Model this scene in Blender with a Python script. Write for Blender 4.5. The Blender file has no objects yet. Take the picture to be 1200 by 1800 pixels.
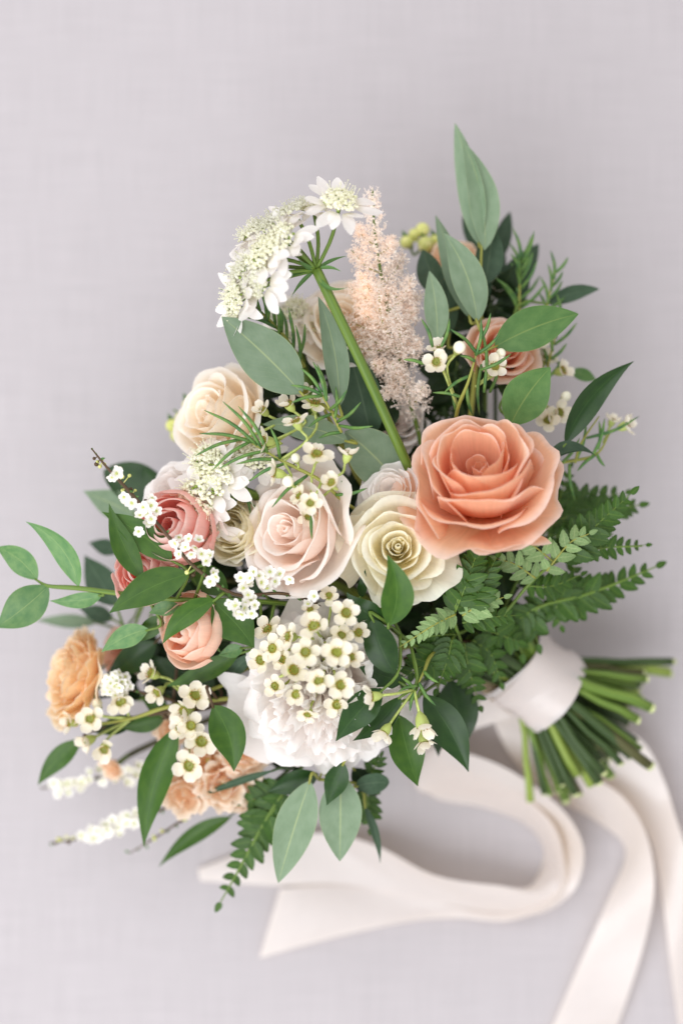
import bpy, math, random
import numpy as np
from mathutils import Vector, Matrix

# ------------------------------------------------------------------ camera, light
scene = bpy.context.scene
COL = scene.collection
CAM_H, LENS, FOCUS_Z = 1.0, 58.6, 0.150
cam = bpy.data.cameras.new('camera'); cam_o = bpy.data.objects.new('camera', cam)
COL.objects.link(cam_o); cam_o.location = (0, 0, CAM_H)
cam.sensor_fit = 'VERTICAL'; cam.sensor_height = 36; cam.lens = LENS
cam.clip_start = 0.01; cam.clip_end = 50
cam.dof.use_dof = True; cam.dof.focus_distance = CAM_H - FOCUS_Z; cam.dof.aperture_fstop = 1.9
scene.camera = cam_o

world = bpy.data.worlds.new('World'); scene.world = world; world.use_nodes = True
bg = world.node_tree.nodes['Background']
bg.inputs[0].default_value = (1.0, 0.955, 0.94, 1); bg.inputs[1].default_value = 0.78

def area(name, loc, target, size, power, color):
    l = bpy.data.lights.new(name, 'AREA'); l.shape = 'RECTANGLE'; l.size, l.size_y = size
    l.energy = power; l.color = color
    o = bpy.data.objects.new(name, l); COL.objects.link(o); o.location = loc
    o.rotation_euler = (Vector(target) - Vector(loc)).to_track_quat('-Z', 'Y').to_euler()
    return o
area('window_light', (-0.60, -0.95, 1.40), (0, 0, 0.08), (1.4, 1.3), 22, (0.94, 0.97, 1.0))
area('fill_light_far', (-0.55, 0.75, 1.70), (0, 0, 0.08), (1.4, 1.4), 15, (0.92, 0.955, 1.0))  # added weaker fill lamp from the upper left, not a window

scene.view_settings.view_transform = 'Standard'; scene.view_settings.look = 'None'
scene.view_settings.gamma = 1; scene.view_settings.exposure = 0.10
scene.render.engine = 'CYCLES'
scene.cycles.use_denoising = True
scene.cycles.max_bounces = 20; scene.cycles.diffuse_bounces = 14; scene.cycles.transmission_bounces = 14
scene.cycles.sample_clamp_indirect = 10

# ------------------------------------------------------------------ helpers
def S(z): return (CAM_H - z) * 36.0 / LENS / 1800.0          # metres per photo pixel at height z (m)
def P(px, py, zmm):
    z = zmm / 1000.0; s = S(z)
    return np.array([(px - 600) * s, (900 - py) * s, z])
def nrm(v):
    v = np.asarray(v, float); return v / max(1e-12, np.linalg.norm(v))
def lerp(a, b, t): return a + (b - a) * t
def smooth(x): x = min(1, max(0, x)); return x * x * (3 - 2 * x)
def srgb(r, g, b):
    f = lambda c: (c / 255 / 12.92) if c / 255 <= 0.04045 else ((c / 255 + 0.055) / 1.055) ** 2.4
    return (f(r), f(g), f(b), 1)
def crom(pts, n):
    pts = [np.asarray(p, float) for p in pts]
    q = [2 * pts[0] - pts[1]] + pts + [2 * pts[-1] - pts[-2]]
    out = []; m = len(pts) - 1
    for k in range(n):
        u = k / (n - 1) * m; i = min(m - 1, int(u)); t = u - i
        a, b, c, d = q[i:i + 4]
        out.append(0.5 * ((2 * b) + (-a + c) * t + (2 * a - 5 * b + 4 * c - d) * t * t + (-a + 3 * b - 3 * c + d) * t ** 3))
    return np.array(out)
def frame(axis, spin=0.0):
    z = nrm(axis); h = np.array([0, 1, 0]) if abs(z[1]) < 0.9 else np.array([1, 0, 0])
    x = nrm(np.cross(h, z)); y = np.cross(z, x)
    c, s = math.cos(spin), math.sin(spin)
    return np.column_stack([c * x + s * y, -s * x + c * y, z])

class MB:
    def __init__(self): self.v = []; self.f = []; self.uv = []
    def grid(self, pts, closed=False):
        nu, nv = len(pts), len(pts[0]); o = len(self.v)
        for i in range(nu):
            for j in range(nv): self.v.append(tuple(pts[i][j]))
        for i in range(nu - 1 + (1 if closed else 0)):
            for j in range(nv - 1):
                a, b = i, (i + 1) % nu
                self.f.append((o + a * nv + j, o + b * nv + j, o + b * nv + j + 1, o + a * nv + j + 1))
                u0, u1 = i / max(1, nu - 1), (i + 1) / max(1, nu - 1)
                v0, v1 = j / (nv - 1), (j + 1) / (nv - 1)
                self.uv += [(u0, v0), (u1, v0), (u1, v1), (u0, v1)]
    def tube(self, pts, radii, n=7, cap=True):
        pts = np.asarray(pts, float); m = len(pts)
        if np.isscalar(radii): radii = [radii] * m
        t0 = nrm(pts[1] - pts[0]); h = np.array([0, 0, 1.]) if abs(t0[2]) < .9 else np.array([1., 0, 0])
        x = nrm(np.cross(h, t0)); o = len(self.v)
        for i in range(m):
            t = nrm(pts[min(m - 1, i + 1)] - pts[max(0, i - 1)])
            x = nrm(x - t * np.dot(x, t)); y = np.cross(t, x)
            for k in range(n):
                a = 2 * math.pi * k / n
                self.v.append(tuple(pts[i] + radii[i] * (math.cos(a) * x + math.sin(a) * y)))
        for i in range(m - 1):
            for k in range(n):
                k2 = (k + 1) % n
                self.f.append((o + i * n + k, o + i * n + k2, o + (i + 1) * n + k2, o + (i + 1) * n + k))
                self.uv += [(k / n, i / m), ((k + 1) / n, i / m), ((k + 1) / n, (i + 1) / m), (k / n, (i + 1) / m)]
        if cap:
            for base, rev in ((o, True), (o + (m - 1) * n, False)):
                ids = list(range(base, base + n))
                self.f.append(tuple(ids[::-1] if rev else ids)); self.uv += [(0.5, 0.5)] * n
    def blob(self, c, r, M=None, nu=8, nv=5, lump=0, rnd=None):
        c = np.asarray(c, float); r = np.asarray(r, float) * np.ones(3)
        pts = []
        for i in range(nu):
            row = []
            for j in range(nv + 1):
                th = math.pi * j / nv; ph = 2 * math.pi * i / nu
                p = np.array([math.sin(th) * math.cos(ph), math.sin(th) * math.sin(ph), math.cos(th)]) * r
                if M is not None: p = M @ p
                row.append(c + p)
            pts.append(row)
        self.grid(pts, closed=True)
    def poly(self, pts, uvs=None):
        o = len(self.v); self.v += [tuple(p) for p in pts]
        self.f.append(tuple(range(o, o + len(pts)))); self.uv += (uvs or [(0.5, 0.5)] * len(pts))
    def mesh(self, name, mat, off=(0, 0, 0)):
        me = bpy.data.meshes.new(name)
        v = np.asarray(self.v, float) - np.asarray(off, float)
        me.from_pydata(v.tolist(), [], self.f)
        uvl = me.uv_layers.new(name='UVMap')
        uvl.data.foreach_set('uv', np.asarray(self.uv, np.float32).ravel())
        me.polygons.foreach_set('use_smooth', [True] * len(me.polygons))
        me.materials.append(mat); me.update(); return me

def link(name, me, parent=None, loc=None, M=None, kind=None):
    o = bpy.data.objects.new(name, me); COL.objects.link(o)
    if parent is not None: o.parent = parent
    if M is not None:
        m = Matrix([list(r) + [0] for r in np.asarray(M).tolist()] + [[0, 0, 0, 1]]).to_4x4()
        if loc is not None: m.translation = Vector(loc)
        o.matrix_local = m
    elif loc is not None: o.location = loc
    if kind: o['kind'] = kind
    return o
class Thing:
    def __init__(self, name, label, cat, loc, group=None):
        self.o = bpy.data.objects.new(name, None); COL.objects.link(self.o)
        self.o.empty_display_size = 0.01; self.o.location = tuple(loc); self.loc = np.asarray(loc, float)
        self.o['label'] = label; self.o['category'] = cat
        if group: self.o['group'] = group
    def part(self, name, mb, mat, kind=None, label=None):       # mb in world coordinates
        o = link(name, mb.mesh(name, mat, self.loc), self.o, kind=kind)
        if label: o['label'] = label
        return o
    def sub(self, parent, name, mb, mat, kind=None):            # sub-part of an unrotated part
        return link(name, mb.mesh(name, mat, self.loc), parent, kind=kind)
    def place(self, name, me, pos, M, parent=None):
        return link(name, me, parent or self.o, np.asarray(pos) - self.loc, M)

# ------------------------------------------------------------------ materials
def new_mat(name):
    m = bpy.data.materials.new(name); m.use_nodes = True
    nt = m.node_tree; nt.nodes.clear()
    return m, nt, nt.nodes.new('ShaderNodeOutputMaterial')
def N(nt, t, **kw):
    n = nt.nodes.new(t)
    for k, v in kw.items(): setattr(n, k, v)
    return n
def mixc(nt, f, a, b, mode='MIX'):
    n = N(nt, 'ShaderNodeMix', data_type='RGBA', blend_type=mode)
    for i, x in ((0, f), (6, a), (7, b)):
        if isinstance(x, (tuple, float, int)): n.inputs[i].default_value = x
        else: nt.links.new(x, n.inputs[i])
    return n.outputs[2]
def ramp(nt, src, stops):
    r = N(nt, 'ShaderNodeValToRGB'); e = r.color_ramp.elements
    while len(e) < len(stops): e.new(0.5)
    for k, (p, c) in enumerate(stops): e[k].position = p; e[k].color = c if isinstance(c, tuple) else (c, c, c, 1)
    nt.links.new(src, r.inputs[0]); return r.outputs[0]
def uvscale(nt, su, sv):
    u = N(nt, 'ShaderNodeUVMap'); mp = N(nt, 'ShaderNodeMapping'); mp.inputs['Scale'].default_value = (su, sv, 1)
    nt.links.new(u.outputs[0], mp.inputs[0]); return mp.outputs[0]
def obj_rand(nt): return N(nt, 'ShaderNodeObjectInfo').outputs['Random']

def petal_mat(name, claw, body, edge, transl=0.28, vein=0.10, rough=0.55, edge_at=0.93, body_at=0.32, warm=(1.0, 0.94, 0.86, 1)):
    m, nt, out = new_mat(name); L = nt.links.new
    uv = N(nt, 'ShaderNodeUVMap'); sep = N(nt, 'ShaderNodeSeparateXYZ'); L(uv.outputs[0], sep.inputs[0])
    col = ramp(nt, sep.outputs[1], [(0.0, claw), (body_at, body), (max(.75, body_at + .02), body), (edge_at, edge)])
    # fine longitudinal veining and blotches in the petal tissue
    n1 = N(nt, 'ShaderNodeTexNoise'); n1.inputs['Scale'].default_value = 1; n1.inputs['Detail'].default_value = 4
    L(uvscale(nt, 42, 2.2), n1.inputs['Vector'])
    n2 = N(nt, 'ShaderNodeTexNoise'); n2.inputs['Scale'].default_value = 1; n2.inputs['Detail'].default_value = 3
    L(uvscale(nt, 3, 3), n2.inputs['Vector'])
    v1 = ramp(nt, n1.outputs[0], [(0.3, 1 - vein), (0.7, 1.0)])
    col = mixc(nt, 1.0, col, v1, 'MULTIPLY')
    col = mixc(nt, ramp(nt, n2.outputs[0], [(0.45, 0.0), (0.75, 0.35)]), col, edge)
    hsv = N(nt, 'ShaderNodeHueSaturation'); L(col, hsv.inputs['Color'])
    mr = N(nt, 'ShaderNodeMapRange'); L(obj_rand(nt), mr.inputs[0]); mr.inputs[3].default_value = 0.94; mr.inputs[4].default_value = 1.04
    L(mr.outputs[0], hsv.inputs['Value'])
    b = N(nt, 'ShaderNodeBsdfPrincipled'); b.inputs['Roughness'].default_value = rough
    b.inputs['Specular IOR Level'].default_value = 0.25; b.inputs['Sheen Weight'].default_value = 0.12
    L(hsv.outputs[0], b.inputs['Base Color'])
    bump = N(nt, 'ShaderNodeBump'); bump.inputs['Strength'].default_value = 0.3; bump.inputs['Distance'].default_value = 0.0006
    L(n1.outputs[0], bump.inputs['Height']); L(bump.outputs[0], b.inputs['Normal'])
    t = N(nt, 'ShaderNodeBsdfTranslucent'); L(mixc(nt, 1.0, hsv.outputs[0], warm, 'MULTIPLY'), t.inputs[0])
    mx = N(nt, 'ShaderNodeMixShader'); mx.inputs[0].default_value = transl
    L(b.outputs[0], mx.inputs[1]); L(t.outputs[0], mx.inputs[2]); L(mx.outputs[0], out.inputs[0])
    return m

def leaf_mat(name, col, col2, vein, under, rough=0.45, spec=0.4, veinw=0.012, side=0.25, tip=None):
    m, nt, out = new_mat(name); L = nt.links.new
    uv = N(nt, 'ShaderNodeUVMap'); sep = N(nt, 'ShaderNodeSeparateXYZ'); L(uv.outputs[0], sep.inputs[0])
    n2 = N(nt, 'ShaderNodeTexNoise'); n2.inputs['Scale'].default_value = 1; n2.inputs['Detail'].default_value = 5
    mp = N(nt, 'ShaderNodeMapping'); mp.inputs['Scale'].default_value = (4, 7, 1)
    oi = N(nt, 'ShaderNodeObjectInfo'); cb = N(nt, 'ShaderNodeCombineXYZ')
    mm = N(nt, 'ShaderNodeMath', operation='MULTIPLY'); L(oi.outputs['Random'], mm.inputs[0]); mm.inputs[1].default_value = 37.0
    L(mm.outputs[0], cb.inputs[0]); L(mm.outputs[0], cb.inputs[1]); L(cb.outputs[0], mp.inputs['Location'])
    L(uv.outputs[0], mp.inputs[0]); L(mp.outputs[0], n2.inputs['Vector'])
    c = mixc(nt, ramp(nt, n2.outputs[0], [(0.35, 0.0), (0.68, 1.0)]), col, col2)
    if tip:
        c = mixc(nt, ramp(nt, n2.outputs[0], [(0.45, 0.0), (0.85, 0.5)]), c, tip)
    # midrib and side veins
    d = N(nt, 'ShaderNodeMath', operation='SUBTRACT'); L(sep.outputs[0], d.inputs[0]); d.inputs[1].default_value = 0.5
    ab = N(nt, 'ShaderNodeMath', operation='ABSOLUTE'); L(d.outputs[0], ab.inputs[0])
    mid = ramp(nt, ab.outputs[0], [(0.0, 0.85), (veinw, 0.5), (veinw * 2.2, 0.0)])
    sv = N(nt, 'ShaderNodeMath', operation='MULTIPLY_ADD'); L(ab.outputs[0], sv.inputs[0]); sv.inputs[1].default_value = -0.75; L(sep.outputs[1], sv.inputs[2])
    ad = N(nt, 'ShaderNodeMath', operation='MULTIPLY_ADD'); L(n2.outputs[0], ad.inputs[0]); ad.inputs[1].default_value = 0.06; L(sv.outputs[0], ad.inputs[2])
    ml = N(nt, 'ShaderNodeMath', operation='MULTIPLY'); L(ad.outputs[0], ml.inputs[0]); ml.inputs[1].default_value = 13.0
    fr = N(nt, 'ShaderNodeMath', operation='PINGPONG'); L(ml.outputs[0], fr.inputs[0]); fr.inputs[1].default_value = 0.5
    sidev = ramp(nt, fr.outputs[0], [(0.0, side), (0.07, 0.0)])
    edge = ramp(nt, ab.outputs[0], [(0.478, 0.0), (0.496, 0.45)])
    c = mixc(nt, sidev, c, vein); c = mixc(nt, mid, c, vein); c = mixc(nt, edge, c, vein)
    n3 = N(nt, 'ShaderNodeTexNoise'); n3.inputs['Scale'].default_value = 9; n3.inputs['Detail'].default_value = 6; n3.inputs['Roughness'].default_value = .7
    L(mp.outputs[0], n3.inputs['Vector'])
    c = mixc(nt, ramp(nt, n3.outputs[0], [(0.66, 0.0), (0.74, 0.30)]), c, (.20, .17, .08, 1))
    c = mixc(nt, ramp(nt, n3.outputs[0], [(0.28, 0.30), (0.42, 0.0)]), c, vein)
    geo = N(nt, 'ShaderNodeNewGeometry'); c = mixc(nt, geo.outputs['Backfacing'], c, under)
    hsv = N(nt, 'ShaderNodeHueSaturation'); L(c, hsv.inputs['Color'])
    mr = N(nt, 'ShaderNodeMapRange'); L(oi.outputs['Random'], mr.inputs[0]); mr.inputs[3].default_value = 0.82; mr.inputs[4].default_value = 1.15
    L(mr.outputs[0], hsv.inputs['Value'])
    b = N(nt, 'ShaderNodeBsdfPrincipled'); L(hsv.outputs[0], b.inputs['Base Color'])
    b.inputs['Roughness'].default_value = rough; b.inputs['Specular IOR Level'].default_value = spec
    bump = N(nt, 'ShaderNodeBump'); bump.inputs['Strength'].default_value = 0.25; bump.inputs['Distance'].default_value = 0.0008; bump.invert = True
    L(mixc(nt, 0.5, mid, sidev), bump.inputs['Height']); L(bump.outputs[0], b.inputs['Normal'])
    t = N(nt, 'ShaderNodeBsdfTranslucent'); L(hsv.outputs[0], t.inputs[0])
    mx = N(nt, 'ShaderNodeMixShader'); mx.inputs[0].default_value = 0.12
    L(b.outputs[0], mx.inputs[1]); L(t.outputs[0], mx.inputs[2]); L(mx.outputs[0], out.inputs[0])
    return m

def plain_mat(name, col, col2=None, rough=0.5, scale=200, spec=0.35, transl=0.0, streak=False):
    m, nt, out = new_mat(name); L = nt.links.new
    n = N(nt, 'ShaderNodeTexNoise'); n.inputs['Detail'].default_value = 4
    if streak:
        n.inputs['Scale'].default_value = 1; L(uvscale(nt, 9, 2.5), n.inputs['Vector'])
    else:
        tc = N(nt, 'ShaderNodeTexCoord'); n.inputs['Scale'].default_value = scale; L(tc.outputs['Object'], n.inputs['Vector'])
    c = mixc(nt, ramp(nt, n.outputs[0], [(0.35, 0.0), (0.65, 1.0)]), col, col2 or col)
    hsv = N(nt, 'ShaderNodeHueSaturation'); L(c, hsv.inputs['Color'])
    mr = N(nt, 'ShaderNodeMapRange'); L(obj_rand(nt), mr.inputs[0]); mr.inputs[3].default_value = 0.85; mr.inputs[4].default_value = 1.1
    L(mr.outputs[0], hsv.inputs['Value'])
    b = N(nt, 'ShaderNodeBsdfPrincipled'); L(hsv.outputs[0], b.inputs['Base Color'])
    b.inputs['Roughness'].default_value = rough; b.inputs['Specular IOR Level'].default_value = spec
    if transl:
        t = N(nt, 'ShaderNodeBsdfTranslucent'); L(hsv.outputs[0], t.inputs[0])
        mx = N(nt, 'ShaderNodeMixShader'); mx.inputs[0].default_value = transl
        L(b.outputs[0], mx.inputs[1]); L(t.outputs[0], mx.inputs[2]); L(mx.outputs[0], out.inputs[0])
    else: L(b.outputs[0], out.inputs[0])
    return m

def linen_mat():
    m, nt, out = new_mat('linen'); L = nt.links.new
    tc = N(nt, 'ShaderNodeTexCoord')
    def threads(sx, sy, det=3):
        mp = N(nt, 'ShaderNodeMapping'); mp.inputs['Scale'].default_value = (sx, sy, 1); L(tc.outputs['Object'], mp.inputs[0])
        n = N(nt, 'ShaderNodeTexNoise'); n.inputs['Scale'].default_value = 1; n.inputs['Detail'].default_value = det
        L(mp.outputs[0], n.inputs['Vector']); return n.outputs[0]
    warp, weft = threads(900, 22), threads(22, 900)
    warp2, weft2 = threads(260, 9, 2), threads(9, 260, 2)
    s1 = mixc(nt, 0.5, warp, weft); s2 = mixc(nt, 0.5, warp2, weft2)
    s = mixc(nt, 0.15, s1, s2)
    c = ramp(nt, s, [(0.34, srgb(175, 170, 173)), (0.5, srgb(181, 176, 179)), (0.66, srgb(187, 182, 185))])
    b = N(nt, 'ShaderNodeBsdfPrincipled'); L(c, b.inputs['Base Color'])
    b.inputs['Roughness'].default_value = 0.9; b.inputs['Specular IOR Level'].default_value = 0.1
    b.inputs['Sheen Weight'].default_value = 0.1
    bump = N(nt, 'ShaderNodeBump'); bump.inputs['Strength'].default_value = 0.2; bump.inputs['Distance'].default_value = 0.0004
    L(s1, bump.inputs['Height']); L(bump.outputs[0], b.inputs['Normal']); L(b.outputs[0], out.inputs[0])
    return m

def satin_mat(name, col, col2):
    m, nt, out = new_mat(name); L = nt.links.new
    n = N(nt, 'ShaderNodeTexNoise'); n.inputs['Scale'].default_value = 1; n.inputs['Detail'].default_value = 3
    L(uvscale(nt, 5, 60), n.inputs['Vector'])
    c = mixc(nt, n.outputs[0], col, col2)
    b = N(nt, 'ShaderNodeBsdfPrincipled'); L(c, b.inputs['Base Color'])
    b.inputs['Roughness'].default_value = 0.30; b.inputs['Specular IOR Level'].default_value = 0.6
    b.inputs['Anisotropic'].default_value = 0.5; b.inputs['Sheen Weight'].default_value = 0.2
    t = N(nt, 'ShaderNodeBsdfTranslucent'); t.inputs[0].default_value = srgb(250, 226, 190)
    mx = N(nt, 'ShaderNodeMixShader'); mx.inputs[0].default_value = 0.28
    L(b.outputs[0], mx.inputs[1]); L(t.outputs[0], mx.inputs[2]); L(mx.outputs[0], out.inputs[0])
    return m

M_ = {
 'linen': linen_mat(),
 'satin': satin_mat('blush_satin', srgb(217, 211, 210), srgb(227, 221, 220)),
 'peach': petal_mat('peach_petal', srgb(240, 150, 90), srgb(249, 202, 168), srgb(253, 228, 214), transl=.46, body_at=.5, edge_at=.97, warm=(1., .92, .85, 1)),
 'creamgreen': petal_mat('cream_petal', srgb(243, 240, 196), srgb(254, 250, 232), srgb(253, 253, 238), transl=.44, warm=(1., .98, .90, 1)),
 'blush': petal_mat('blush_petal', srgb(252, 233, 219), srgb(254, 244, 237), srgb(254, 249, 245), vein=0.05, transl=.44, warm=(1., .96, .92, 1)),
 'ivory': petal_mat('ivory_petal', srgb(248, 226, 178), srgb(254, 245, 230), srgb(254, 250, 243), vein=0.05, transl=.44, warm=(1., .97, .91, 1)),
 'white': petal_mat('white_petal', srgb(244, 240, 222), srgb(253, 250, 248), srgb(254, 252, 251), vein=0.05, transl=.40, warm=(1.0, .975, .95, 1)),
 'coral': petal_mat('coral_petal', srgb(251, 180, 164), srgb(253, 206, 196), srgb(254, 228, 220), transl=.42, warm=(1.0, .95, .92, 1)),
 'softpeach': petal_mat('soft_peach_petal', srgb(250, 176, 112), srgb(252, 220, 198), srgb(253, 232, 218), transl=.42),
 'orange': petal_mat('orange_petal', srgb(252, 202, 124), srgb(254, 228, 184), srgb(255, 240, 216), transl=.42, warm=(1., .96, .88, 1)),
 'apricot': petal_mat('apricot_petal', srgb(250, 190, 112), srgb(252, 226, 196), srgb(253, 237, 219), transl=.42),
 'wax': petal_mat('waxflower_petal', srgb(228, 220, 174), srgb(247, 241, 222), srgb(251, 247, 236), vein=0.04, transl=0.3, rough=0.4),
 'euc': leaf_mat('eucalyptus_leaf', srgb(113, 135, 108), srgb(125, 145, 120), srgb(161, 175, 128), srgb(136, 156, 134), rough=0.6, spec=0.25, side=0.16),
 'eucdark': leaf_mat('dark_eucalyptus_leaf', srgb(54, 77, 56), srgb(65, 88, 66), srgb(90, 111, 86), srgb(84, 108, 91), rough=0.55, spec=0.3, side=0.14),
 'ruscus': leaf_mat('ruscus_leaf', srgb(48, 83, 21), srgb(61, 95, 26), srgb(81, 118, 39), srgb(84, 115, 45), rough=0.42, spec=0.32, veinw=0.006, side=0.05),
 'ruscuspale': leaf_mat('pale_ruscus_leaf', srgb(81, 123, 74), srgb(106, 141, 86), srgb(148, 170, 106), srgb(143, 162, 101), rough=0.42, spec=0.34, veinw=0.006, side=0.05),
 'ruscusdark': leaf_mat('dark_ruscus_leaf', srgb(28, 60, 20), srgb(38, 70, 24), srgb(54, 88, 35), srgb(54, 85, 41), rough=0.34, spec=0.36, veinw=0.006, side=0.05),
 'bright': leaf_mat('bright_leaf', srgb(71, 109, 55), srgb(87, 122, 65), srgb(117, 139, 75), srgb(100, 121, 67), rough=0.5, spec=0.35, side=0.14),
 'fern': leaf_mat('fern_leaf', srgb(44, 78, 19), srgb(57, 90, 25), srgb(83, 112, 36), srgb(113, 133, 56), rough=0.45, spec=0.35, side=0.3, veinw=0.03),
 'fernpale': leaf_mat('pale_fern_leaf', srgb(112, 142, 88), srgb(134, 160, 106), srgb(156, 178, 124), srgb(130, 156, 104), rough=0.5, spec=0.3, side=0.3, veinw=0.03),
 'fill': leaf_mat('shaded_foliage', srgb(21, 41, 15), srgb(29, 51, 20), srgb(59, 80, 36), srgb(56, 75, 36), rough=0.5, spec=0.3, side=0.1),  # leaf green darkened so the colour carries the shade of the gaps
 'stem': plain_mat('stem_green', srgb(75, 104, 39), srgb(112, 136, 56), 0.42, streak=True),
 'stemdark': plain_mat('stem_dark_green', srgb(43, 64, 30), srgb(64, 86, 41), 0.42, streak=True),
 'stemlime': plain_mat('stem_lime', srgb(118, 142, 58), srgb(150, 168, 80), 0.42, streak=True),
 'stembrown': plain_mat('stem_brown', srgb(70, 50, 38), srgb(96, 78, 52), 0.6, streak=True),
 'stemolive': plain_mat('stem_olive_brown', srgb(66, 62, 36), srgb(84, 88, 48), 0.55, streak=True),
 'cutface': plain_mat('cut_stem_face', srgb(196, 204, 150), srgb(168, 176, 120), 0.6, scale=900),
 'stemyellow': plain_mat('stem_olive', srgb(138, 142, 62), srgb(158, 160, 80), 0.5, streak=True),
 'needle': plain_mat('needle_green', srgb(66, 108, 58), srgb(104, 138, 66), 0.4),
 'cup': plain_mat('waxflower_cup', srgb(112, 120, 34), srgb(148, 152, 58), 0.35, scale=600),
 'calyx': plain_mat('waxflower_calyx', srgb(160, 176, 88), srgb(186, 198, 120), 0.45, scale=400),
 'anther': plain_mat('anther', srgb(160, 90, 44), srgb(196, 140, 70), 0.6, scale=600),
 'tiny': plain_mat('tiny_white_petal', srgb(248, 246, 240), srgb(252, 250, 246), 0.5, transl=0.2),
 'tinygreen': plain_mat('tiny_green_heart', srgb(176, 188, 92), srgb(204, 208, 130), 0.5, scale=700),
 'lace': plain_mat('lace_floret', srgb(232, 232, 200), srgb(250, 248, 236), 0.6, scale=500, transl=0.2),
 'astilbe': plain_mat('astilbe_floret', srgb(255, 243, 234), srgb(255, 250, 244), 0.6, scale=400, transl=0.6),
 'bud': plain_mat('green_bud', srgb(196, 204, 110), srgb(224, 222, 150), 0.5, scale=300),
 'budwhite': plain_mat('cream_bud', srgb(236, 236, 206), srgb(248, 244, 226), 0.4, scale=300),
}

# ------------------------------------------------------------------ setting
mb = MB()
n = 3
mb.grid([[(-1.6 + 3.2 * i / n, -1.6 + 3.2 * j / n, 0) for j in range(n + 1)] for i in range(n + 1)])
cloth = link('linen_surface', mb.mesh('linen_surface', M_['linen'])); cloth['kind'] = 'structure'

# ------------------------------------------------------------------ the tied stems
BIND = P(938, 1190, 60)
AX = nrm([0.77, -0.62, -0.20])
E1 = nrm(np.cross([0, 0, 1], AX)); E2 = np.cross(AX, E1)
if E2[2] < 0: E2 = -E2
N_SLOT = 62
slot_no = [0]
srnd = random.Random(5)
def stem_route(head, axis, leave=0.03):
    """a stem from the flower head, through the binding and out at the cut end"""
    i = slot_no[0]; slot_no[0] += 1
    k = (i * 23) % N_SLOT
    rad = 0.0175 * math.sqrt((k + .5) / N_SLOT); a = k * 2.39996
    c, s = math.cos(a), math.sin(a)
    b = BIND + E1 * rad * c + E2 * rad * s
    fan = 3.1 + srnd.uniform(-.3, .3)
    end = BIND + AX * (0.066 + srnd.uniform(-.009, .012) - 0.012 * abs(c)) + E1 * rad * c * fan + E2 * (rad * s * 1.45 - 0.002)
    end[2] = max(end[2], 0.006)
    pre = BIND - AX * 0.045 + E1 * rad * c * 1.5 + E2 * rad * s * 1.5
    head = np.asarray(head, float); axis = nrm(axis)
    p1 = head - axis * leave
    pts = [head, p1, lerp(p1, pre, 0.55) + np.array([0, 0, -0.006]), pre, b, end]
    for q in pts: q[2] = max(q[2], 0.005)
    q = crom(pts, 26)
    for k in range(19, 25): q[k] += (E1 * srnd.gauss(0, .0007) + E2 * srnd.gauss(0, .0005))
    return q, end
STEM_KINDS = ['stem', 'stemdark', 'stemlime', 'stem', 'stemdark', 'stemolive', 'stemdark']
def add_stem(t, route, r, mat=None):
    m = MB(); rr = [r * (0.85 + 0.15 * i / 25) * srnd.uniform(.9, 1.1) for i in range(26)]
    m.tube(route, rr, 9)
    o = t.part('stem', m, M_[mat or STEM_KINDS[slot_no[0] % len(STEM_KINDS)]])
    cut_face(t, o, route, rr[-1]); return o
def cut_face(t, parent, route, r):
    d = nrm(route[-1] - route[-2]); F = frame(d + np.array([srnd.gauss(0, .35) for _ in range(3)]))
    m = MB(); c = route[-1] + d * r * .35; n_ = 9; ring = [c + (F[:, 0] * math.cos(6.283 * k / n_) + F[:, 1] * math.sin(6.283 * k / n_)) * r * .96 for k in range(n_)]
    m.poly(ring); back = [c - d * r * .8 + (F[:, 0] * math.cos(6.283 * k / n_) + F[:, 1] * math.sin(6.283 * k / n_)) * r * .9 for k in range(n_)]
    m.grid([[back[k], ring[k]] for k in range(n_)], closed=True)
    t.sub(parent, 'cut_face', m, M_['cutface'])

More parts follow.
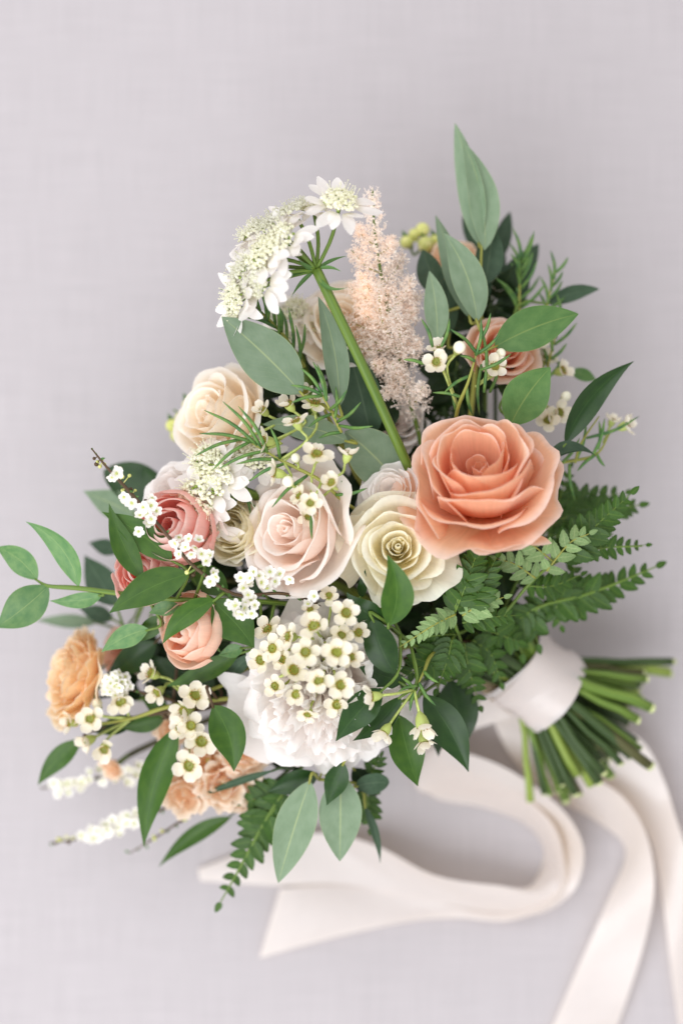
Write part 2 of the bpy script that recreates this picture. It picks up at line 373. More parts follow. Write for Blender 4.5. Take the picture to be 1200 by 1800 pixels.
# ------------------------------------------------------------------ petals and blooms
def petal_pts(phi, R, Z, half, lip, lip_ang, skew=0.0, drop=0.35, ruffle=0.0, freq=3.0, tip=0.0, flare=0.0,
              seed=0, nu=31, nv=16, r0=0.03, jag=0.0, belly=1.0, z0=0.0, frill=0.010):
    rnd = random.Random(seed); ph = [rnd.uniform(0, 6.28) for _ in range(6)]
    am = [rnd.uniform(.5, 1) for _ in range(3)]; lean_ = rnd.gauss(0, .07)
    jg = [rnd.uniform(-1, 1) for _ in range(nu)]
    nl = 5 if lip > 0 else 0; nb = nv - nl
    cols = []
    for i in range(nu):
        s = math.sin(math.pi / 2 * (-1 + 2 * i / (nu - 1)))
        rnd_ = 1 - math.sqrt(max(0.0, 1 - abs(s) ** 4.2))          # rounded petal shoulders
        Rs = R * (1 + skew * s + flare * s * s)
        zs = Z * (1 - drop * .45 * abs(s) ** 2.4 - min(.6, drop * 1.25) * rnd_) + tip * math.exp(-(s / .16) ** 2) + jag * jg[i] + Z * lean_ * s
        p0, p1, p2, p3 = np.array([r0, z0]), np.array([Rs * .78 * belly, z0 + .02]), np.array([Rs * .94 * belly, z0 + (zs - z0) * .55]), np.array([Rs, zs])
        prof = []
        for j in range(nb):
            t = j / (nb - 1)
            prof.append(p0 * (1 - t) ** 3 + 3 * p1 * t * (1 - t) ** 2 + 3 * p2 * t * t * (1 - t) + p3 * t ** 3)
        d = nrm(p3 - p2); a0 = math.atan2(d[0], d[1])
        q = np.array(prof[-1]); ls = lip * (1 - .2 * s * s - .7 * rnd_)
        for j in range(nl):
            a = a0 + (lip_ang - a0) * ((j + .5) / nl) ** 0.9
            q = q + ls / nl * np.array([math.sin(a), math.cos(a)]); prof.append(q)
        col = []
        m = len(prof)
        for j, (r, z) in enumerate(prof):
            v = j / (m - 1)
            th = s * half * (0.62 + 0.38 * smooth(v / .6))
            w = ruffle * 1.25 * v ** 2.4 * sum(am[k] * math.sin(freq * (k + 1) * s * 1.7 + ph[k]) / (k + 1) for k in range(3))
            wr = ruffle * 1.35 * v ** 2.2 * sum(am[k] * math.sin(freq * (k + 1) * s * 1.5 + ph[k + 3]) / (k + 1) for k in range(3))
            fr = frill * v ** 4 * (math.sin(freq * 4.3 * s + ph[2] + 1.3 * math.sin(4 * s + ph[4])) + .25 * math.sin(freq * 7.1 * s + ph[1]))
            rr = max(0.004, r + wr + fr * .6); zz = z + w + fr
            col.append((rr * math.cos(phi + th), rr * math.sin(phi + th), zz))
        cols.append(col)
    return cols

def put_petals(t, petals, mat, c, Mx, sc, parent=None):
    for cols in petals:
        m = MB(); a = np.array(cols)
        m.grid((a @ (Mx.T * sc) + c).tolist())
        t.part('petal', m, mat)

def sepals(t, c, Mx, sc, n=5, r=0.5, mat='calyx'):
    for k in range(n):
        a = 2 * math.pi * k / n + .3; m = MB()
        pts = []
        for i in range(5):
            s = -1 + i / 2; col = []
            for j in range(7):
                v = j / 6; w = .13 * math.sin(math.pi * min(1, v * .9 + .12)) * (1 - v * .5)
                rr = .05 + r * v * .9; z = -.02 - .10 * v - 0.12 * v * v
                x, y = rr, s * w
                col.append((x * math.cos(a) - y * math.sin(a), x * math.sin(a) + y * math.cos(a), z))
            pts.append(col)
        arr = np.array(pts); m.grid((arr @ (Mx.T * sc) + c).tolist()); t.part('sepal', m, M_['ruscus'])

def rose(label, px, py, z, axis, rpx, mat, layers, seed, group='roses in the bouquet', name='rose', cat='rose', spin=0, stem_r=.0030, sep=True, zs=1.0):
    """layers: (n, R, Z, half_factor, lip, lip_deg, drop, ruffle, tip)   unit = outer radius; rim near px,py,z"""
    rnd = random.Random(seed); sc = rpx * S(z / 1000)
    Mx = frame(axis, spin); c = P(px, py, z) - Mx[:, 2] * sc * 0.62 * zs
    route, end = stem_route(c, axis)
    t = Thing(name, label, cat, end, group)
    add_stem(t, route, stem_r)
    ps = []; a0 = rnd.uniform(0, 6)
    for li, (n_, R, Z, hf, lip, ld, drop, ruf, tip, bel) in enumerate(layers):
        a0 += 1.1 + rnd.uniform(-.3, .3)
        for k in range(n_):
            phi = a0 + 2 * math.pi * k / n_ + rnd.uniform(-.18, .18)
            ps.append(petal_pts(phi, R * rnd.uniform(.88, 1.10), Z * zs * rnd.uniform(.92, 1.07), math.pi / n_ * hf * rnd.uniform(.93, 1.07),
                                lip * rnd.uniform(.75, 1.25), math.radians(ld + rnd.uniform(-14, 14)), skew=(.12 if rnd.random() < .8 else -.08) if R > .12 else .2, drop=drop * rnd.uniform(.7, 1.3), belly=bel * rnd.uniform(.94, 1.05), jag=.0,
                                ruffle=ruf, freq=rnd.uniform(1.6, 3.0), tip=tip * rnd.uniform(0, 1.4), seed=rnd.randrange(10 ** 6)))
    put_petals(t, ps, mat, c, Mx, sc)
    if sep: sepals(t, c, Mx, sc)
    return t

OPEN = [(3, .095, .60, 1.9, .04, -30, .3, .010, .03, .95), (2, .17, .58, 1.25, .03, 20, .4, .02, .03, .95), (3, .36, .88, 1.45, .04, 25, .36, .024, .01, .96),
        (3, .48, .88, 1.50, .05, 42, .36, .032, .02, .95), (4, .61, .80, 1.50, .07, 58, .34, .040, .02, .93), (4, .76, .66, 1.50, .09, 72, .34, .050, .03, .90),
        (4, .91, .44, 1.50, .13, 88, .34, .06, .03, .88), (4, 1.02, .16, 1.60, .17, 96, .30, .075, .03, .85)]
TIGHT = [(2, .055, .80, 2.0, .05, -50, .12, .006, 0, .95), (3, .10, .85, 1.8, .02, 30, .14, .010, 0, .94), (3, .17, .87, 1.7, .03, 45, .20, .014, 0, .94),
         (3, .27, .88, 1.65, .04, 55, .26, .020, .01, .93), (3, .40, .86, 1.6, .06, 66, .30, .030, .02, .92), (3, .57, .79, 1.6, .09, 78, .32, .040, .03, .90),
         (4, .75, .62, 1.5, .13, 92, .34, .055, .03, .88), (5, .91, .32, 1.4, .18, 104, .34, .075, .03, .84)]
SOFT = [(2, .06, .80, 2.0, .05, -45, .15, .008, 0, .95), (3, .13, .84, 1.7, .03, 40, .2, .012, 0, .95), (3, .24, .87, 1.6, .05, 55, .25, .018, .01, .95), (3, .38, .88, 1.6, .07, 66, .3, .026, .02, .96),
        (3, .55, .82, 1.55, .11, 82, .34, .036, .03, .96), (4, .73, .66, 1.5, .16, 96, .36, .046, .03, .95), (4, .88, .42, 1.45, .24, 106, .36, .055, .03, .92)]
GLOBE = [(3, .10, .74, 1.8, .04, -20, .2, .012, 0, 1.05), (3, .22, .80, 1.6, .05, -10, .25, .018, 0, 1.1), (4, .36, .85, 1.5, .06, 0, .28, .022, 0, 1.12), (4, .50, .86, 1.5, .08, 20, .3, .028, .01, 1.14),
         (4, .63, .80, 1.5, .10, 35, .32, .034, .02, 1.16), (5, .74, .66, 1.45, .12, 55, .34, .042, .02, 1.16), (4, .86, .44, 1.35, .18, 80, .36, .05, .02, 1.08)]
BALL = [(3, .16, .80, 1.7, .08, -35, .2, .012, 0, 1.5), (3, .30, .86, 1.6, .12, -50, .25, .02, 0, 1.4), (4, .46, .84, 1.55, .12, -35, .28, .03, .01, 1.4), (4, .62, .72, 1.5, .11, -10, .3, .036, .01, 1.3),
        (4, .78, .50, 1.4, .14, 30, .32, .045, .02, 1.2)]
RANUNC = [(3, .08, .70, 1.7, .02, 5, .2, .012, 0, 1), (4, .17, .74, 1.6, .03, 25, .2, .018, 0, .95), (5, .28, .76, 1.5, .04, 40, .22, .022, 0, .92), (6, .40, .75, 1.5, .05, 50, .24, .028, 0, .9),
          (6, .52, .71, 1.5, .06, 60, .26, .034, 0, .88), (7, .64, .64, 1.5, .08, 70, .28, .040, 0, .86),
          (7, .77, .54, 1.5, .10, 80, .30, .048, 0, .84), (7, .88, .38, 1.5, .14, 92, .3, .055, 0, .84)]

def peony(label, px, py, z, axis, rpx, mat, seed):
    rnd = random.Random(seed); sc = rpx * S(z / 1000); Mx = frame(axis, .4); c = P(px, py, z) - Mx[:, 2] * sc * .75
    route, end = stem_route(c, axis); t = Thing('peony', label, 'peony', end); add_stem(t, route, .0032)
    ps = []
    for (n_, R, Z, hf, lip, ld, drop, ruf) in [(5, 1.06, .06, 1.15, .22, 96, .4, .07), (6, .92, .24, 1.3, .22, 104, .4, .06), (7, .84, .42, 1.25, .20, 96, .4, .06), (8, .75, .58, 1.2, .16, 82, .4, .065), (8, .65, .71, 1.2, .14, 70, .4, .07),
                                              (8, .54, .81, 1.2, .12, 58, .4, .075), (7, .43, .88, 1.2, .11, 48, .4, .075), (6, .32, .93, 1.2, .10, 38, .4, .075),
                                              (5, .21, .96, 1.2, .09, 25, .4, .07), (3, .10, .97, 1.4, .07, 10, .4, .05)]:
        a0 = rnd.uniform(0, 6)
        for k in range(n_):
            ps.append(petal_pts(a0 + 2 * math.pi * k / n_ + rnd.uniform(-.25, .25), R * rnd.uniform(.84, 1.12), Z * rnd.uniform(.84, 1.12), math.pi / n_ * hf * rnd.uniform(.85, 1.2),
                                lip, math.radians(ld + rnd.uniform(-40, 30)), skew=rnd.uniform(-.1, .1), drop=drop * rnd.uniform(.5, 1.5), ruffle=ruf, freq=rnd.uniform(2.4, 4.6), frill=.020,
                                seed=rnd.randrange(10 ** 6), jag=.010, flare=rnd.uniform(-.10, .06), nu=29, belly=rnd.uniform(.72, .9)))
    put_petals(t, ps, mat, c, Mx, sc); sepals(t, c, Mx, sc)
    return t

# ------------------------------------------------------------------ leaves
PROFILES = {
 'euc':    lambda t: math.sin(math.pi * t ** 0.86) ** 0.86 * (1 - .08 * t),
 'ruscus': lambda t: math.sin(math.pi * t ** 0.80) ** 1.0 * (1 - .22 * t ** 3),
 'round':  lambda t: math.sin(math.pi * t ** 0.95) ** 0.62,
 'narrow': lambda t: math.sin(math.pi * t ** 0.75) ** 1.15,
}
def leaf_grid(b, tip, width, bend=0.0, sag=0.0, fold=0.18, roll=0.0, prof='euc', nv=17, nu=7, wave=0.0, seed=0, up=None):
    b, tip = np.asarray(b, float), np.asarray(tip, float)
    d = tip - b; Ln = np.linalg.norm(d); d0 = d / Ln
    upv = np.array([0, 0, 1.]) if up is None else np.asarray(up, float)
    if abs(np.dot(upv, d0)) > .95: upv = np.array([0., 1, 0])
    side0 = nrm(np.cross(d0, upv)); nor0 = np.cross(side0, d0)
    rnd = random.Random(seed); p1, p2 = rnd.uniform(0, 6), rnd.uniform(0, 6)
    f = PROFILES[prof]; cols = [[] for _ in range(nu)]
    for j in range(nv):
        t = j / (nv - 1); e = 4 * t * (1 - t)
        ctr = b + d * t + side0 * bend * e + nor0 * sag * e
        tan = nrm(d + side0 * bend * (4 - 8 * t) + nor0 * sag * (4 - 8 * t))
        sd = nrm(np.cross(tan, nor0)); no = np.cross(sd, tan)
        c, s_ = math.cos(roll), math.sin(roll); sd, no = sd * c + no * s_, no * c - sd * s_
        w = width / 2 * max(0.012, f(t))
        for i in range(nu):
            s = -1 + 2 * i / (nu - 1)
            h = fold * abs(s) ** 1.3 * w + wave * width * math.sin(7 * t + p1 + (1.5 if s > 0 else 0) + p2) * abs(s) ** 2 * math.sin(math.pi * t)
            cols[i].append(ctr + sd * s * w * (1 - .12 * abs(fold)) + no * h)
    return cols
class Sprig(Thing):
    """leafy sprig: stem through the binding, leaves traced one by one"""
    def __init__(self, name, label, cat, route_pts, r, mat='stem', group=None, tip_axis=None):
        pts = [P(*p) for p in route_pts]
        ax = nrm(pts[-2] - pts[-1]) if len(pts) > 1 and tip_axis is None else nrm(tip_axis)
        route, end = stem_route(pts[-1], ax if len(pts) > 1 else np.array([-.5, .3, .6]), .02)
        super().__init__(name, label, cat, end, group)
        full = np.vstack([crom(pts, 6 * len(pts))[:-1], route]) if len(pts) > 1 else route
        n_ = len(full); m = MB()
        m.tube(full, [r * (.4 + .6 * min(1, i / 12)) for i in range(n_)], 8)
        self.part('stem', m, M_[mat]); self.full = full; self.smat = mat
        m = MB(); tail_ = full[-10:]
        re_ = srnd.uniform(.0014, .0032)
        m.tube(tail_, [max(r * 1.15, q) * srnd.uniform(.92, 1.08) for q in np.linspace(r, re_, 10)], 9)
        cut_face(self, self.part('cut_stem_end', m, M_[STEM_KINDS[slot_no[0] % len(STEM_KINDS)]]), full, re_)
    def leaf(self, bx, by, bz, tx, ty, tz, w, mat='euc', bend=0, sag=0, fold=.18, roll=0, prof='euc', wave=.045, petiole=True, name='leaf'):
        b, tp = P(bx, by, bz), P(tx, ty, tz); s = S((bz + tz) / 2000)
        m = MB(); sd = int(bx * 7 + by * 13 + tx); lr = random.Random(sd); sag = sag + lr.uniform(-7, 10); roll = roll + lr.uniform(-.16, .16); fold = fold * lr.uniform(.6, 1.7)
        m.grid(leaf_grid(b, tp, w * s, bend * s, sag * s, fold, roll, prof, wave=wave, seed=sd))
        o = self.part(name, m, M_[mat])
        if petiole:
            k = int(np.argmin(np.linalg.norm(self.full - b, axis=1) + np.where(self.full[:, 2] > b[2] + .01, .03, 0)))
            q = self.full[k]; dist = np.linalg.norm(q - b)
            if dist > .002:
                m = MB(); d = nrm(tp - b)
                mid = b - d * min(dist * .4, .02)
                m.tube(crom([b + d * .002, mid, q], 8), [.0006, .0007, .0008, .0008, .0008, .0009, .0009, .001], 6)
                self.sub(o, 'petiole', m, M_[self.smat])
        return o

# ------------------------------------------------------------------ waxflower meshes shared by all flowers (unit: radius 1)
def disc_petal(R0, R1, half, cup=.25, notch=0.0, nu=7, nv=6, rise=.25):
    cols = []
    for i in range(nu):
        s = -1 + 2 * i / (nu - 1); col = []
        for j in range(nv):
            v = j / (nv - 1); w = half * (.35 + .65 * math.sin(math.pi * (.12 + .62 * v))) * math.sqrt(max(0.0, 1 - (max(0, v - .45) / .62) ** 2))
            r = R0 + (R1 - R0) * v * (1 - notch * (1 - abs(s)) * (v > .9))
            col.append((r, s * w, rise * v + cup * (s * s * .5 * w + (v - .5) ** 2 * .6)))
        cols.append(col)
    return cols
def mesh_of(fn, name, mat):
    m = MB(); fn(m); return m.mesh(name, mat)
WAX_PETAL = mesh_of(lambda m: m.grid(disc_petal(.30, 1.04, .45, .75, rise=.26)), 'wax_petal', M_['wax'])
WAX_PETAL_UP = mesh_of(lambda m: m.grid(disc_petal(.30, .82, .42, .6, rise=.60)), 'wax_petal_raised', M_['wax'])
def _cup(m):
    prof = [(0.0, .02), (.10, .03), (.23, .0), (.30, .08), (.345, .16), (.38, .12)]
    m.grid([[(r * math.cos(a), r * math.sin(a), z) for r, z in prof] for a in [2 * math.pi * k / 18 for k in range(18)]], closed=True)
    m.tube([(0, 0, .0), (0, 0, .38)], [.03, .02], 5)
def _calyx(m):
    prof = [(.38, .11), (.38, -.1), (.31, -.42), (.15, -.68), (.07, -.78)]
    m.grid([[(r * (1 + .06 * math.cos(5 * a)) * math.cos(a), r * (1 + .06 * math.cos(5 * a)) * math.sin(a), z) for r, z in prof] for a in [2 * math.pi * k / 18 for k in range(18)]], closed=True)
def _stamens(m):
    for k in range(10):
        a = 2 * math.pi * (k + .3) / 10
        d = np.array([math.cos(a), math.sin(a), 0])
        m.tube([d * .35 + [0, 0, .14], d * .33 + [0, 0, .27]], [.022, .018], 4)
        m.blob(d * .32 + np.array([0, 0, .29]), .038, nu=5, nv=3)
CUP = mesh_of(_cup, 'wax_cup', M_['cup']); CALYX = mesh_of(_calyx, 'wax_calyx', M_['calyx']); STAM = mesh_of(_stamens, 'wax_stamens', M_['anther'])
BUDM = mesh_of(lambda m: m.blob((0, 0, .1), (.5, .5, .52), nu=12, nv=8), 'wax_bud', M_['budwhite'])
# spiraea floret: five round petals joined with a green heart, one small piece
def floret_mesh(name, mat, seed):
    rnd = random.Random(seed); m = MB()
    for k in range(5):
        a = 2 * math.pi * k / 5 + rnd.uniform(-.12, .12); g = np.array(disc_petal(.14, 1.0, .46, .4, rise=rnd.uniform(.1, .5), nu=5, nv=5))
        R = np.array([[math.cos(a), -math.sin(a), 0], [math.sin(a), math.cos(a), 0], [0, 0, 1]]); m.grid((g @ R.T).tolist())
    me = m.mesh(name, mat); return me
FLORET = [floret_mesh('floret', M_['tiny'], k) for k in range(4)]
def _heart(m):
    m.blob((0, 0, .08), (.26, .26, .12), nu=8, nv=4)
    for k in range(9):
        a = 2 * math.pi * k / 9; d = np.array([math.cos(a), math.sin(a), 0])
        m.tube([d * .22, d * .42 + [0, 0, .32]], [.025, .02], 4); m.blob(d * .43 + np.array([0, 0, .34]), .05, nu=5, nv=3)
HEART = mesh_of(_heart, 'floret_heart', M_['tinygreen'])

def wax_bloom(t, px, py, z, axis, rpx=24, rnd=random, closed=False, anchor=None, bud=False):
    axis = nrm(axis) + np.array([rnd.gauss(0, .14), rnd.gauss(0, .14), 0]); rpx = rpx * rnd.uniform(.82, 1.08)
    closed = closed or rnd.random() < .14
    c = P(px, py, z); r = rpx * S(z / 1000); F = frame(axis, rnd.uniform(0, 6.28))
    if bud:
        o = t.place('bud', BUDM, c, F * r)
        link('calyx', CALYX, o, (0, 0, 0))
    else:
        o = t.place('bloom', CUP, c, F * r)
        link('calyx', CALYX, o, (0, 0, 0)); link('stamens', STAM, o, (0, 0, 0))
        for k in range(5):
            a = 2 * math.pi * k / 5 + rnd.uniform(-.1, .1); tl = rnd.uniform(-.45, .30)
            Ra = np.array([[math.cos(a), -math.sin(a), 0], [math.sin(a), math.cos(a), 0], [0, 0, 1]])
            Rt = np.array([[math.cos(tl), 0, -math.sin(tl)], [0, 1, 0], [math.sin(tl), 0, math.cos(tl)]])
            link('petal', WAX_PETAL_UP if closed else WAX_PETAL, o, (0, 0, 0), Ra @ Rt * rnd.uniform(.94, 1.06))
    if anchor is not None:
        b = c - F[:, 2] * r * .74; m = MB(); q = np.asarray(anchor)
        L_ = np.linalg.norm(q - b)
        m.tube(crom([b, b - F[:, 2] * L_ * .35, q], 8), [.0007] * 8, 6)
        t.part('pedicel', m, M_['calyx'])
    return o
def nearest(full, p, below=True):
    d = np.linalg.norm(full - p, axis=1)
    return full[int(np.argmin(d))]

def needles(t, pairs, w=.0007, mat='needle'):
    for (bx, by, bz, tx, ty, tz) in pairs:
        b, e = P(bx, by, bz), P(tx, ty, tz); d = e - b
        sd = nrm(np.cross(d, [0, 0, 1])) * np.linalg.norm(d) * .06
        m = MB(); m.tube(crom([b, b + d * .5 + sd + np.array([0, 0, .001]), e], 8), [w, w * 1.25, w * 1.3, w * 1.3, w * 1.25, w * 1.1, w * .8, w * .2], 6)
        t.part('needle', m, M_[mat])
def needle_spray(t, pts, n, ln, rnd, z_j=8, spread=.75):
    """needles in pairs along a twig given by (px,py,z) points, tip last"""
    q = crom([np.array(p, float) for p in pts], 30); out = []
    for k in range(n):
        f = .08 + .9 * k / max(1, n - 1); i = min(28, int(f * 29)); p = q[i]; d = nrm((q[i + 1] - q[i])[:2])
        sgn = 1 if k % 2 else -1; a = sgn * spread * rnd.uniform(.55, 1.15) * (1.1 - .6 * f)
        dd = np.array([d[0] * math.cos(a) - d[1] * math.sin(a), d[0] * math.sin(a) + d[1] * math.cos(a)]); l = ln * rnd.uniform(.7, 1.15)
        out.append((p[0], p[1], p[2], p[0] + dd[0] * l, p[1] + dd[1] * l, p[2] + rnd.uniform(-z_j, z_j)))
    needles(t, out)

def twig(t, pts, r, mat='stem', name='twig', r_end=.5):
    q = crom([P(*p) for p in pts], 5 * len(pts)); n_ = len(q); m = MB()
    m.tube(q, [r * lerp(1, r_end, i / (n_ - 1)) for i in range(n_)], 7)
    t.part(name, m, M_[mat]); return q

# ------------------------------------------------------------------ ribbon: wrap and four tails
rb = Thing('satin_ribbon', 'pale blush satin ribbon wrapped round the stems, its long tails looping on linen', 'ribbon', BIND)
m = MB(); rows = []
turns, nt_, na = 2.35, 120, 11
for i in range(nt_ + 1):
    u = i / nt_; th = 2.2 + 2 * math.pi * turns * u; row = []
    for j in range(na):
        v = j / (na - 1) - .5
        fac = 1 + .035 * math.cos(4 * th + .8)
        ax_ = (0.0315 * v) * (1 + .05 * math.sin(th)) + 0.0035 * math.sin(2 * math.pi * turns * u * .5 + .5)
        r = (.0215 + .0012 * u + .0006 * math.sin(3 * th + 5 * v)) * fac * (1 - .05 * math.cos(2 * math.pi * v)) + .00035 * math.sin(9 * th + 14 * v) * math.sin(2.3 * th + 5 * v) + .0005 * math.sin(22 * v + 2.1 * th) * (.5 + .5 * math.sin(1.7 * th))
        p = BIND + AX * (ax_ + .001) + E1 * r * math.cos(th) * 1.03 + E2 * r * math.sin(th) * .97
        row.append(p)
    rows.append(row)
m.grid(rows); rb.part('wrap', m, M_['satin'])
def tail(pairs):
    L_ = crom([P(*p[:3]) for p in pairs], 64); R_ = crom([P(*p[3:]) for p in pairs], 64); m = MB(); nu = 9
    cols = []
    for k in range(nu):
        s = k / (nu - 1)
        cols.append([lerp(L_[i], R_[i], s) + np.array([0, 0, .0012 * math.sin(math.pi * s) * math.sin(i * .35)]) for i in range(64)])
    for c in cols:
        for p in c: p[2] = max(p[2], .0015)
    m.grid(cols); rb.part('ribbon_tail', m, M_['satin'])
tail([(880, 1215, 40, 935, 1240, 44), (862, 1248, 22, 915, 1262, 28), (898, 1330, 14, 962, 1310, 24), (972, 1400, 8, 1032, 1360, 24), (1052, 1447, 8, 1095, 1402, 28),
      (1098, 1496, 14, 1136, 1470, 34), (1066, 1585, 12, 1149, 1560, 30), (1015, 1700, 5, 1130, 1665, 14), (970, 1805, 3, 1086, 1800, 6), (940, 1880, 2, 1050, 1890, 3)])
tail([(950, 1240, 34, 1010, 1215, 40), (985, 1310, 18, 1062, 1262, 26), (1050, 1372, 13, 1130, 1305, 24), (1110, 1425, 11, 1166, 1372, 22), (1146, 1490, 9, 1188, 1440, 22),
      (1166, 1600, 7, 1222, 1540, 16), (1180, 1720, 4, 1248, 1660, 8), (1196, 1830, 3, 1262, 1830, 4), (1205, 1900, 2, 1270, 1900, 3)])
tail([(860, 1225, 36, 900, 1260, 38), (770, 1260, 14, 812, 1290, 24), (732, 1330, 8, 770, 1312, 26), (735, 1388, 6, 800, 1318, 28), (800, 1398, 5, 880, 1346, 30), (870, 1410, 4, 958, 1396, 31), (945, 1442, 3, 1006, 1446, 31),
      (968, 1492, 3, 1026, 1502, 31), (935, 1556, 16, 1008, 1566, 20), (870, 1556, 26, 950, 1606, 8), (762, 1538, 28, 876, 1606, 5), (660, 1486, 20, 740, 1580, 4), (560, 1464, 8, 600, 1562, 4), (450, 1490, 4, 470, 1556, 3), (348, 1528, 3, 352, 1548, 3)])
tail([(770, 1270, 8, 800, 1300, 18), (745, 1340, 4, 776, 1330, 18), (760, 1400, 3, 810, 1350, 20), (850, 1420, 2, 890, 1380, 22), (925, 1452, 2, 965, 1440, 24), (955, 1500, 2, 990, 1505, 24), (930, 1560, 2, 985, 1575, 22), (870, 1592, 2, 900, 1618, 12),
      (790, 1588, 3, 800, 1614, 5), (690, 1566, 4, 706, 1622, 3), (590, 1556, 5, 580, 1650, 3), (492, 1562, 5, 456, 1684, 3)])

# ------------------------------------------------------------------ large blooms
rose('large open peach rose with wavy petals beside the cream rose', 841, 818, 168, (-.12, .66, .75), 132, M_['peach'], OPEN, 11, spin=.3, zs=1.28)
rose('cream rose with a greenish tint and tight spiral heart', 699, 962, 158, (-.03, .16, 1), 98, M_['creamgreen'], TIGHT, 21)
rose('pale blush pink rose, its heart turned away from the cream rose', 514, 934, 150, (-.58, .18, .80), 110, M_['blush'], SOFT, 33)
rose('ivory peach rose seen from the side below the big grey-green leaf', 376, 728, 124, (-.66, .36, .66), 98, M_['ivory'], SOFT, 45)
rose('cream rose mostly hidden behind the green-eyed lace flower', 408, 930, 134, (-.40, .10, .9), 68, M_['creamgreen'], GLOBE, 51)
rose('soft peach rose partly hidden behind the feathery pink plume', 600, 560, 116, (-.1, .45, .88), 84, M_['ivory'], SOFT, 61, zs=.9)
rose('small white rose squeezed between the peach and cream roses', 690, 862, 142, (-.2, .35, .9), 52, M_['white'], OPEN, 71)
rose('small coral rose behind the needle sprigs and waxflowers', 884, 612, 122, (.25, .3, .92), 62, M_['peach'], SOFT, 73)
rose('apricot bloom low behind the tall upright eucalyptus leaves', 806, 455, 88, (.1, .6, .75), 50, M_['apricot'], OPEN, 74)
rose('white rose tucked behind the lace flower stem', 705, 745, 108, (0, .3, .95), 46, M_['white'], TIGHT, 79)
rose('coral pink ranunculus crossed by the twig of tiny flowers', 302, 926, 150, (-.25, .2, .95), 92, M_['coral'], BALL, 81, 'ranunculus in the bouquet', 'ranunculus', 'ranunculus', stem_r=.002)
rose('coral pink ranunculus peeping out below the crossing leaf pair', 250, 1004, 147, (-.3, .05, .95), 72, M_['coral'], BALL, 83, 'ranunculus in the bouquet', 'ranunculus', 'ranunculus', stem_r=.002)
rose('soft peach garden rose with orange heart under the leafy branch', 328, 1110, 146, (-.62, .12, .78), 80, M_['softpeach'], BALL, 87)
rose('orange ruffled ranunculus seen from its side at the bouquet edge', 118, 1184, 94, (-.80, .34, .46), 92, M_['orange'], RANUNC, 91, 'ranunculus in the bouquet', 'ranunculus', 'ranunculus', stem_r=.002, zs=.85)
rose('pale pink small bloom behind the orange ranunculus', 212, 1150, 76, (-.5, .1, .85), 44, M_['softpeach'], OPEN, 93)
rose('white ruffled bloom beside the dark round leaf', 304, 862, 128, (-.4, .35, .85), 56, M_['white'], OPEN, 95)
peony('big white ruffled peony below the waxflower cluster', 568, 1232, 150, (.02, -.20, 1), 132, M_['white'], 101)

# apricot stock: a spike of ruffled blossoms
def stock(label, blooms, mat, seed):
    rnd = random.Random(seed); c0 = P(*blooms[0][:3]); route, end = stem_route(c0 - np.array([0, 0, .012]), (-.6, -.3, .6))
    t = Thing('stock_flower', label, 'stock flower', end, 'apricot stock flowers'); add_stem(t, route, .002)
    for (px, py, z, ax, r) in blooms:
        sc = r * S(z / 1000); Mx = frame(ax, rnd.uniform(0, 6)); c = P(px, py, z) - Mx[:, 2] * sc * .4; ps = []
        for (n_, R, Z, hf, lip, ld) in [(3, .28, .55, 1.4, .1, 40), (4, .55, .5, 1.4, .2, 80), (5, .72, .3, 1.3, .3, 95)]:
            a0 = rnd.uniform(0, 6)
            for k in range(n_):
                ps.append(petal_pts(a0 + 6.283 * k / n_, R * rnd.uniform(.9, 1.1), Z, 3.14 / n_ * hf, lip, math.radians(ld + rnd.uniform(-25, 25)), drop=.4, ruffle=.09, freq=3, seed=rnd.randrange(9999)))
        m = MB(); m.blob(c, sc * .14, nu=10, nv=6); bl = t.part('bloom_heart', m, M_['bud'])
        for cols in ps:
            m = MB(); m.grid((np.array(cols) @ (Mx.T * sc) + c).tolist()); t.sub(bl, 'petal', m, mat)
        m = MB(); m.tube(crom([c, c - Mx[:, 2] * .012, nearest(route, c)], 7), .0009, 6); t.part('pedicel', m, M_['stem'])
    return t
stock('apricot stock blossoms hanging under the long curved leaf', [(320, 1396, 92, (-.3, -.3, .8), 50), (392, 1380, 102, (.1, -.25, .95), 54), (430, 1396, 94, (.3, -.5, .8), 42), (434, 1320, 106, (.2, -.2, .9), 50), (362, 1340, 98, (-.2, 0, .95), 46), (300, 1288, 92, (-.4, 0, .9), 36)], M_['apricot'], 7)
stock('small apricot blossom below the far waxflowers', [(196, 1352, 80, (-.5, -.4, .7), 26)], M_['apricot'], 8)

# ------------------------------------------------------------------ eucalyptus and other broad leaves
EG = 'grey-green eucalyptus sprigs'
t = Sprig('eucalyptus_sprig', 'eucalyptus sprig with the tall upright leaf standing above the bouquet', 'eucalyptus', [(846, 430, 112), (842, 520, 112), (838, 620, 112), (828, 720, 104)], .0014, 'stemyellow', EG)
t.leaf(851, 440, 112, 812, 248, 112, 62, 'euc', bend=14, fold=.25, roll=-.25)
t.leaf(842, 432, 110, 799, 216, 106, 58, 'euc', bend=8, fold=.3, roll=.5)
t.leaf(838, 566, 124, 780, 410, 126, 64, 'euc', bend=12, fold=.22, roll=-.2)
t.leaf(826, 560, 118, 765, 378, 108, 46, 'euc', bend=4, fold=.3, roll=.4)
t.leaf(768, 602, 122, 754, 476, 124, 46, 'euc', bend=4, fold=.2)
t.leaf(868, 610, 136, 1016, 552, 134, 78, 'bright', bend=-6, fold=.12, roll=.15)
t.leaf(852, 502, 104, 866, 398, 100, 54, 'eucdark')
t.leaf(842, 540, 100, 828, 452, 98, 60, 'eucdark')
t.leaf(770, 520, 106, 742, 438, 104, 52, 'eucdark', roll=.3)
t.leaf(790, 590, 104, 786, 470, 108, 40, 'eucdark', roll=-.5)
